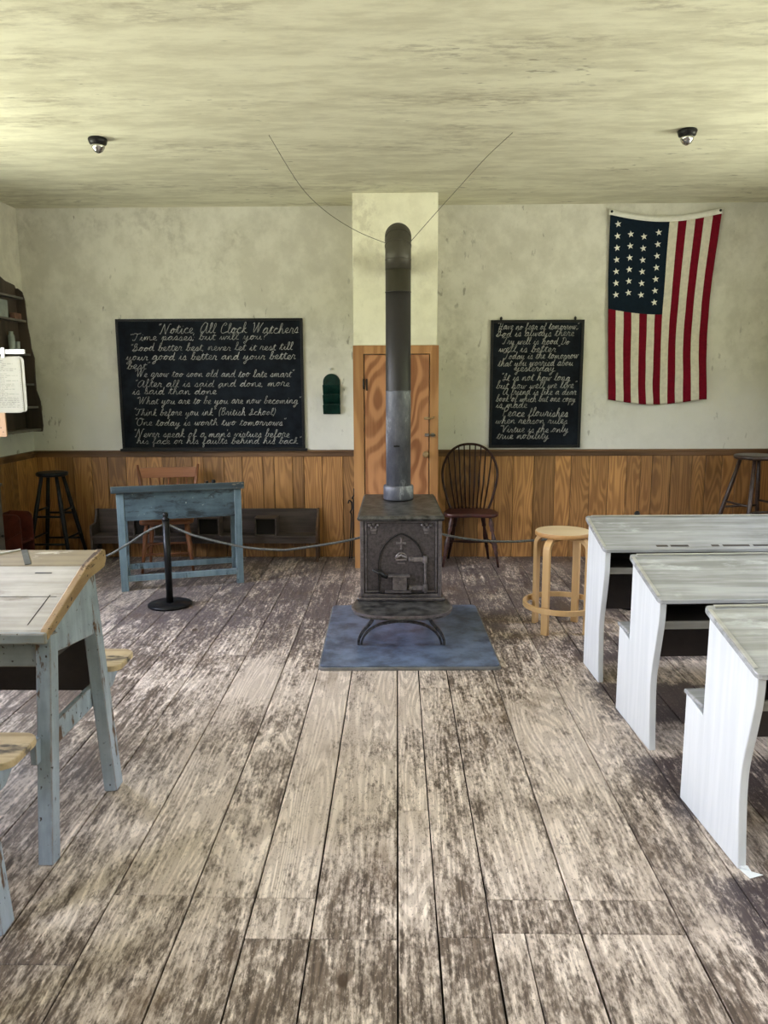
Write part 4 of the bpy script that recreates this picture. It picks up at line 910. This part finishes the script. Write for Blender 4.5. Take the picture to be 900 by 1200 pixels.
# ------------------------------------------------------------------ weathered desks with cantilevered seats (left)
def left_desk():
    t = thing('school_desk', 'weathered blue-grey school desk at the left, nearly whole in view', 'desk', (-1.15, 2.35, 0), 0, 'weathered school desks on the left')
    Wd = 1.42; o = Vector((-1.15, 2.35, 0))
    def B(mb, n, mt, par=t, **k): return mb.build(n, mt, par, world=o, **k)
    for xs in (0, 1):
        def X(v): return v if xs == 0 else -1.15 - Wd - (v + 1.15) + .06
        w = .050
        m = MB(); m.bar((X(-1.186), 2.368, 0), (X(-1.184), 2.475, .775), .052, .060, up=(0, 1, 0)); B(m, 'leg', 'left_paint', bevel=.005)
        m = MB(); m.bar((X(-1.146), 2.862, 0), (X(-1.196), 2.845, .90), .052, .072, up=(0, 1, 0), h1=.058); B(m, 'leg', 'left_paint', bevel=.005)
        a, b = sorted((X(-1.166), X(-1.186)))
        m = MB(); m.prism([(2.50, .700), (2.835, .655), (2.835, .895), (2.79, .895), (2.50, .790)], 'yz', a, b); B(m, 'side_panel', 'left_paint', bevel=.002)
        a, b = sorted((X(-1.150), X(-1.172)))
        a, b = sorted((X(-1.196), X(-1.218)))
        m = MB(); m.prism([(2.36, .355), (2.36, .437), (3.125, .437), (3.125, .405), (3.05, .355)], 'yz', a, b); B(m, 'stretcher', 'left_paint', bevel=.003)
    m = MB(); m.box((-1.158 - Wd + .06, 2.448, .665), (-1.212, 2.470, .775)); B(m, 'front_apron', 'left_apron', bevel=.003)
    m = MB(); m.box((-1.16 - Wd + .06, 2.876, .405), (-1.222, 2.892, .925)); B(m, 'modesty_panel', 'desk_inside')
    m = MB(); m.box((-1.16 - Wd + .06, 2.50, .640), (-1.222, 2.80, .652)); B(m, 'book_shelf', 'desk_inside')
    xl, xr = -1.16 - Wd + .02, -1.188
    # sloping writing surface + ledge
    m = MB(); m.prism([(2.440, .768), (2.436, .782), (2.446, .796), (2.802, .929), (2.802, .900)], 'yz', xl, xr); B(m, 'desktop', 'left_top', bevel=.002)
    m = MB(); m.prism([(2.804, .905), (2.804, .931), (2.955, .958), (2.965, .952), (2.965, .925)], 'yz', xl, xr); B(m, 'ledge', 'ledge', bevel=.003)
    m = MB(); m.prism([(2.430, .764), (2.428, .784), (2.442, .800), (2.80, .935), (2.95, .962), (2.972, .955), (2.975, .915), (2.955, .890), (2.86, .885), (2.80, .880)], 'yz', xr, xr + .028); B(m, 'end_batten', 'left_edge', bevel=.004)
    m = MB(); m.prism([(2.430, .764), (2.428, .784), (2.442, .800), (2.80, .935), (2.95, .962), (2.972, .955), (2.975, .915), (2.955, .890), (2.86, .885), (2.80, .880)], 'yz', xl - .028, xl); B(m, 'end_batten', 'left_edge', bevel=.004)
    m = MB(); m.box((-1.165 - Wd, 2.418, .752), (xr + .025, 2.438, .792)); B(m, 'front_moulding', 'left_apron', bevel=.007)
    # seams and ink slot on the writing surface
    m = MB(); zs = lambda y: .796 + (y - 2.446) * (.133 / .356)
    m.bar((xl + .02, 2.62, zs(2.62) + .0002), (xr - .02, 2.62, zs(2.62) + .0002), .003, .0012); m.bar((-1.245, 2.47, zs(2.47) + .0002), (-1.235, 2.63, zs(2.63) + .0002), .003, .0012); m.bar((-1.345, 2.76, zs(2.76) + .0002), (-1.283, 2.76, zs(2.76) + .0002), .009, .0014)
    B(m, 'top_seams', 'dark')
    # seat plank on the far side
    m = MB(); m.prism(roundrect(xl, 2.985, -1.142, 3.205, [.045, .06, .045, .045]), 'xy', .438, .462); B(m, 'seat', 'left_seat', bevel=.004)
    return t
ld = left_desk()
ld2 = dup(ld, (-1.19, 1.53, 0), 0, 'second weathered school desk at the left edge, only seat end and leg in view')
# strip and cord on the ledge of the first
def onledge(pts, w, h, nm, mt):
    m = MB(); m.rectsweep([(x, y, .931 + (y - 2.804) * .179 + h / 2 + .0005) for x, y in pts], w, h, up=(0, 0, 1)) if False else [m.bar((a[0], a[1], .931 + (a[1] - 2.804) * .179 + h / 2), (b[0], b[1], .931 + (b[1] - 2.804) * .179 + h / 2), w, h) for a, b in zip(pts, pts[1:])]
    o_ = Vector((pts[0][0], pts[0][1], .93)); return m.build(nm, mt, loc=o_, world=o_)
tag(onledge([(-1.395, 2.81), (-1.475, 2.95)], .022, .003, 'tape_strip', 'tape'), 'dark grey tape strip across the ledge of the left desk', 'tape')
tag(onledge([(-1.49, 2.952), (-1.62, 2.87), (-1.80, 2.80 + .02)], .009, .005, 'loose_cord', 'tape_light'), 'light grey cord lying on the ledge of the left desk', 'cord')

# ------------------------------------------------------------------ left wall: shelf, sign, cupboard, red seat
t = thing('wall_shelf', 'dark wooden stepped wall shelf hung in the left rear corner', 'shelf', (XL, 6.5, 1.18)); o = Vector((XL, 6.5, 1.18))
ya, yb = 6.02, 6.93; X0 = XL + .001
back = MB(); bp = [(ya, 1.19), (yb, 1.19), (yb, 2.42)] + [(yb - .04 + .04 * math.cos(q), 2.43 + .04 * math.sin(q)) for q in [PI / 2 * i / 5 for i in range(6)]] + [(yb - .18, 2.485), (yb - .32, 2.53), (ya + .32, 2.53), (ya + .18, 2.485), (ya + .03, 2.47), (ya, 2.43)]
back.prism(bp, 'yz', X0, X0 + .012); back.build('back_board', 'cabinet', t, world=o)
prof = [(X0 + .012, 1.19), (X0 + .155, 1.19), (X0 + .165, 1.24), (X0 + .158, 1.46), (X0 + .13, 1.56), (X0 + .128, 1.66), (X0 + .135, 1.84), (X0 + .112, 1.93), (X0 + .108, 2.02), (X0 + .095, 2.12), (X0 + .088, 2.34), (X0 + .07, 2.41), (X0 + .035, 2.44), (X0 + .012, 2.44)]
for y in (ya, yb - .016): m = MB(); m.prism(prof, 'xz', y, y + .016); m.build('side_panel', 'cabinet', t, bevel=.002, world=o)
for z, dpt in ((2.345, .078), (2.15, .088), (1.86, .105), (1.60, .118), (1.40, .14), (1.20, .15)):
    MB().box((X0 + .012, ya + .016, z), (X0 + dpt, yb - .016, z + .018)).build('shelf', 'shelf_board', t, bevel=.002, world=o)
def onshelf(name, lab, cat, mbf, y, z, mt, dx=.05): o_ = tag(mbf.build(name, mt, loc=(X0 + dx, y, z)), lab, cat); return o_
onshelf('glass_jar', 'pale glass jar on the third shelf of the wall shelf', 'jar', MB().lathe([(.026, 0), (.028, .01), (.028, .14), (.018, .16), (.018, .18)], (0, 0, 0), 16), 6.70, 1.879, 'glassware')
onshelf('slate_tablet', 'small pale writing slate on the second shelf of the wall shelf', 'slate', MB().box((-.01, -.09, 0), (.0, .09, .15)), 6.62, 2.169, 'glassware', .035)
onshelf('wooden_block', 'red-brown block on the second shelf of the wall shelf', 'block', MB().box((-.02, -.06, 0), (.02, .06, .05)), 6.80, 2.169, 'redbrown', .055)
onshelf('drinking_glass', 'narrow drinking glass on the third shelf beside the jar', 'glass', MB().lathe([(.018, 0), (.022, .10), (.020, .10), (.016, .006)], (0, 0, 0), 14), 6.80, 1.879, 'glassware')

t = thing('hanging_notice', 'printed cream notice sheets hung from a white bar at the left wall', 'notice', (-3.0, 5.7, 1.22)); o = t.location.copy(); yy = 5.7
m = MB(); m.box((XL + .001, yy - .008, 1.828), (-2.722, yy + .008, 1.862)); m.build('hanger_bar', 'white', t, bevel=.006, world=o)
m = MB(); m.box((-2.895, yy - .016, 1.80), (-2.868, yy - .008, 1.875)); m.build('clip', 'white', t, bevel=.004, world=o)
pl = roundrect(-3.12, 1.408, -2.738, 1.812, [.03, .035, .03, .03]); m = MB(); m.prism(pl, 'xz', yy + .001, yy + .004); m.build('sheet', 'paper', t, world=o)
pl = roundrect(-3.135, 1.402, -2.762, 1.806, [.03, .035, .03, .03]); m = MB(); m.prism(pl, 'xz', yy - .004, yy - .001); sh = m.build('sheet', 'paper', t, world=o)
m = MB(); rr = random.Random(5); z = 1.78
while z > 1.43:
    x = -3.11
    end = -2.79 - rr.choice([0, 0, .03, .08, .1])
    while x < end: w = rr.uniform(.012, .04); m.box((x, yy - .0048, z), (min(x + w, end), yy - .0041, z + rr.uniform(.0025, .0045))); x += w + .007
    z -= rr.choice([.0115, .0115, .013, .022])
for i in range(24): m.box((-2.772, yy - .0048, 1.76 - i * .014), (-2.767, yy - .0041, 1.766 - i * .014))
m.build('print_lines', 'ink', sh, world=o)
m = MB(); m.prism(roundrect(-3.03, 1.222, -2.912, 1.46, [.012] * 4), 'xz', yy + .005, yy + .022); m.build('wooden_slat', 'post', t, bevel=.003, world=o)
for p in ((-2.935, 1.26), (-2.95, 1.29)): MB().lathe([(.004, 0), (.004, -.002)], (p[0], yy + .005, p[1]), 8, 'y').build('screw', 'iron_black', t, world=o)

t = thing('cupboard', 'plain grey-brown low cupboard against the left wall', 'cupboard', (-3.2, 5.62, 0)); o = Vector((-3.2, 5.62, 0))
MB().box((XL + .024, 5.35, .0), (-3.085, 5.88, .83)).build('body', 'greycab', t, bevel=.004, world=o)
MB().box((XL + .024, 5.34, .83), (-3.072, 5.89, .852)).build('top', 'greycab', t, bevel=.004, world=o)
dd = MB().box((-3.085, 5.39, .06), (-3.073, 5.85, .80)).build('cupboard_door', 'greycab', t, bevel=.003, world=o)
MB().lathe([(.006, 0), (.012, .018), (.008, .024)], (-3.074, 5.80, .45), 12, 'x').build('knob', 'iron_black', dd, world=o)

t = thing('plank_seat', 'small dark red plank seat with rounded side beside the black stool', 'seat', (-3.22, 6.34, 0)); o = Vector((-3.22, 6.34, 0))
for y in (6.24, 6.45):
    pl = [(-3.335, 0), (-3.135, 0), (-3.135, .47)] + [(-3.185 + .05 * math.cos(q), .49 + .05 * math.sin(q)) for q in [PI / 2 * i / 6 for i in range(7)]] + [(-3.335, .545)]
    MB().prism(pl, 'xz', y, y + .016).build('side_panel', 'red', t, bevel=.003, world=o)
MB().box((-3.335, 6.256, .0), (-3.325, 6.45, .54)).build('backrest', 'red', t, world=o)
MB().box((-3.325, 6.256, .29), (-3.14, 6.45, .305)).build('seat', 'red', t, world=o)
m = MB(); m.bar((-3.32, 6.235, .29), (-3.14, 6.235, .40), .010, .014); m.build('cleat', 'red', t, bevel=.002, world=o)

# ------------------------------------------------------------------ daylight
w = bpy.data.worlds.new('daylight'); bpy.context.scene.world = w; w.use_nodes = True; nt = w.node_tree; nt.nodes.clear(); g = G(nt)
out = g.n('ShaderNodeOutputWorld'); bg = g.n('ShaderNodeBackground'); g.l(bg.outputs[0], out.inputs[0])
tc = g.n('ShaderNodeTexCoord'); sp = g.n('ShaderNodeSeparateXYZ'); g.l(tc.outputs['Generated'], sp.inputs[0])
mp = g.n('ShaderNodeMapping'); mp.inputs['Scale'].default_value = (6, 6, 9); g.l(tc.outputs['Generated'], mp.inputs[0])
nz = g.noise(mp.outputs[0], 1, 6, .6)
zz = g.math('ADD', sp.outputs[2], g.math('MULTIPLY', g.math('SUBTRACT', nz, .5), .25))
tree_h = g.math('ADD', .10, g.math('MULTIPLY', g.ramp(sp.outputs[0], -.2, .6), .20))
trees = g.mix(nz, (.10, .13, .06), (.38, .46, .24))
sky = g.mix(g.ramp(sp.outputs[2], .1, .8), (1.75, 1.72, 1.95), (1.25, 1.35, 1.85))
grass = g.mix(nz, (1.05, 1.02, .80), (1.35, 1.31, 1.08))
f = g.math('GREATER_THAN', g.math('SUBTRACT', zz, tree_h), 0)
kx = g.math('ADD', 1.0, g.math('MULTIPLY', sp.outputs[0], -.38)); ck = g.n('ShaderNodeCombineColor'); g.l(kx, ck.inputs[0]); g.l(kx, ck.inputs[1]); g.l(kx, ck.inputs[2])
sky = g.mix(1.0, sky, ck.outputs[0], 'MULTIPLY'); col = g.mix(f, trees, sky); col = g.mix(g.math('LESS_THAN', sp.outputs[2], -.02), col, grass)
g.l(col, bg.inputs[0]); bg.inputs[1].default_value = 10.0
for s, xa in ((1, XL - .15), (-1, XR + .15)):
    for a, b in wins:
        ld_ = bpy.data.lights.new('window_portal', 'AREA'); ld_.shape = 'RECTANGLE'; ld_.size = ZH - ZS; ld_.size_y = b - a; ld_.cycles.is_portal = True
        lo = bpy.data.objects.new('window_portal', ld_); C.objects.link(lo); lo.location = (xa, (a + b) / 2, (ZS + ZH) / 2); lo.rotation_euler = (0, R(-90) * s, 0)

# ------------------------------------------------------------------ camera
cd = bpy.data.cameras.new('camera'); cam = bpy.data.objects.new('camera', cd); C.objects.link(cam)
cd.sensor_fit = 'HORIZONTAL'; cd.sensor_width = 36; cd.lens = 901 / 900 * 36; cd.clip_start = .05
th, ps, ro = R(9.45), R(1.0), R(.25)
F = Vector((-math.sin(ps) * math.cos(th), math.cos(ps) * math.cos(th), -math.sin(th))); R0 = Vector((math.cos(ps), math.sin(ps), 0)); U0 = R0.cross(F)
Rt = R0 * math.cos(ro) - U0 * math.sin(ro); U = U0 * math.cos(ro) + R0 * math.sin(ro)
mat = Matrix((Rt, U, -F)).transposed().to_4x4(); mat.translation = Vector((0, 0, 1.6)); cam.matrix_world = mat
S = bpy.context.scene; S.camera = cam
S.view_settings.view_transform = 'Standard'; S.view_settings.look = 'None'; S.view_settings.gamma = 1; S.view_settings.use_curve_mapping = False
S.view_settings.exposure = 0.74
S.cycles.max_bounces = 8; S.cycles.diffuse_bounces = 5; S.cycles.transparent_max_bounces = 8; S.cycles.caustics_reflective = False; S.cycles.caustics_refractive = False
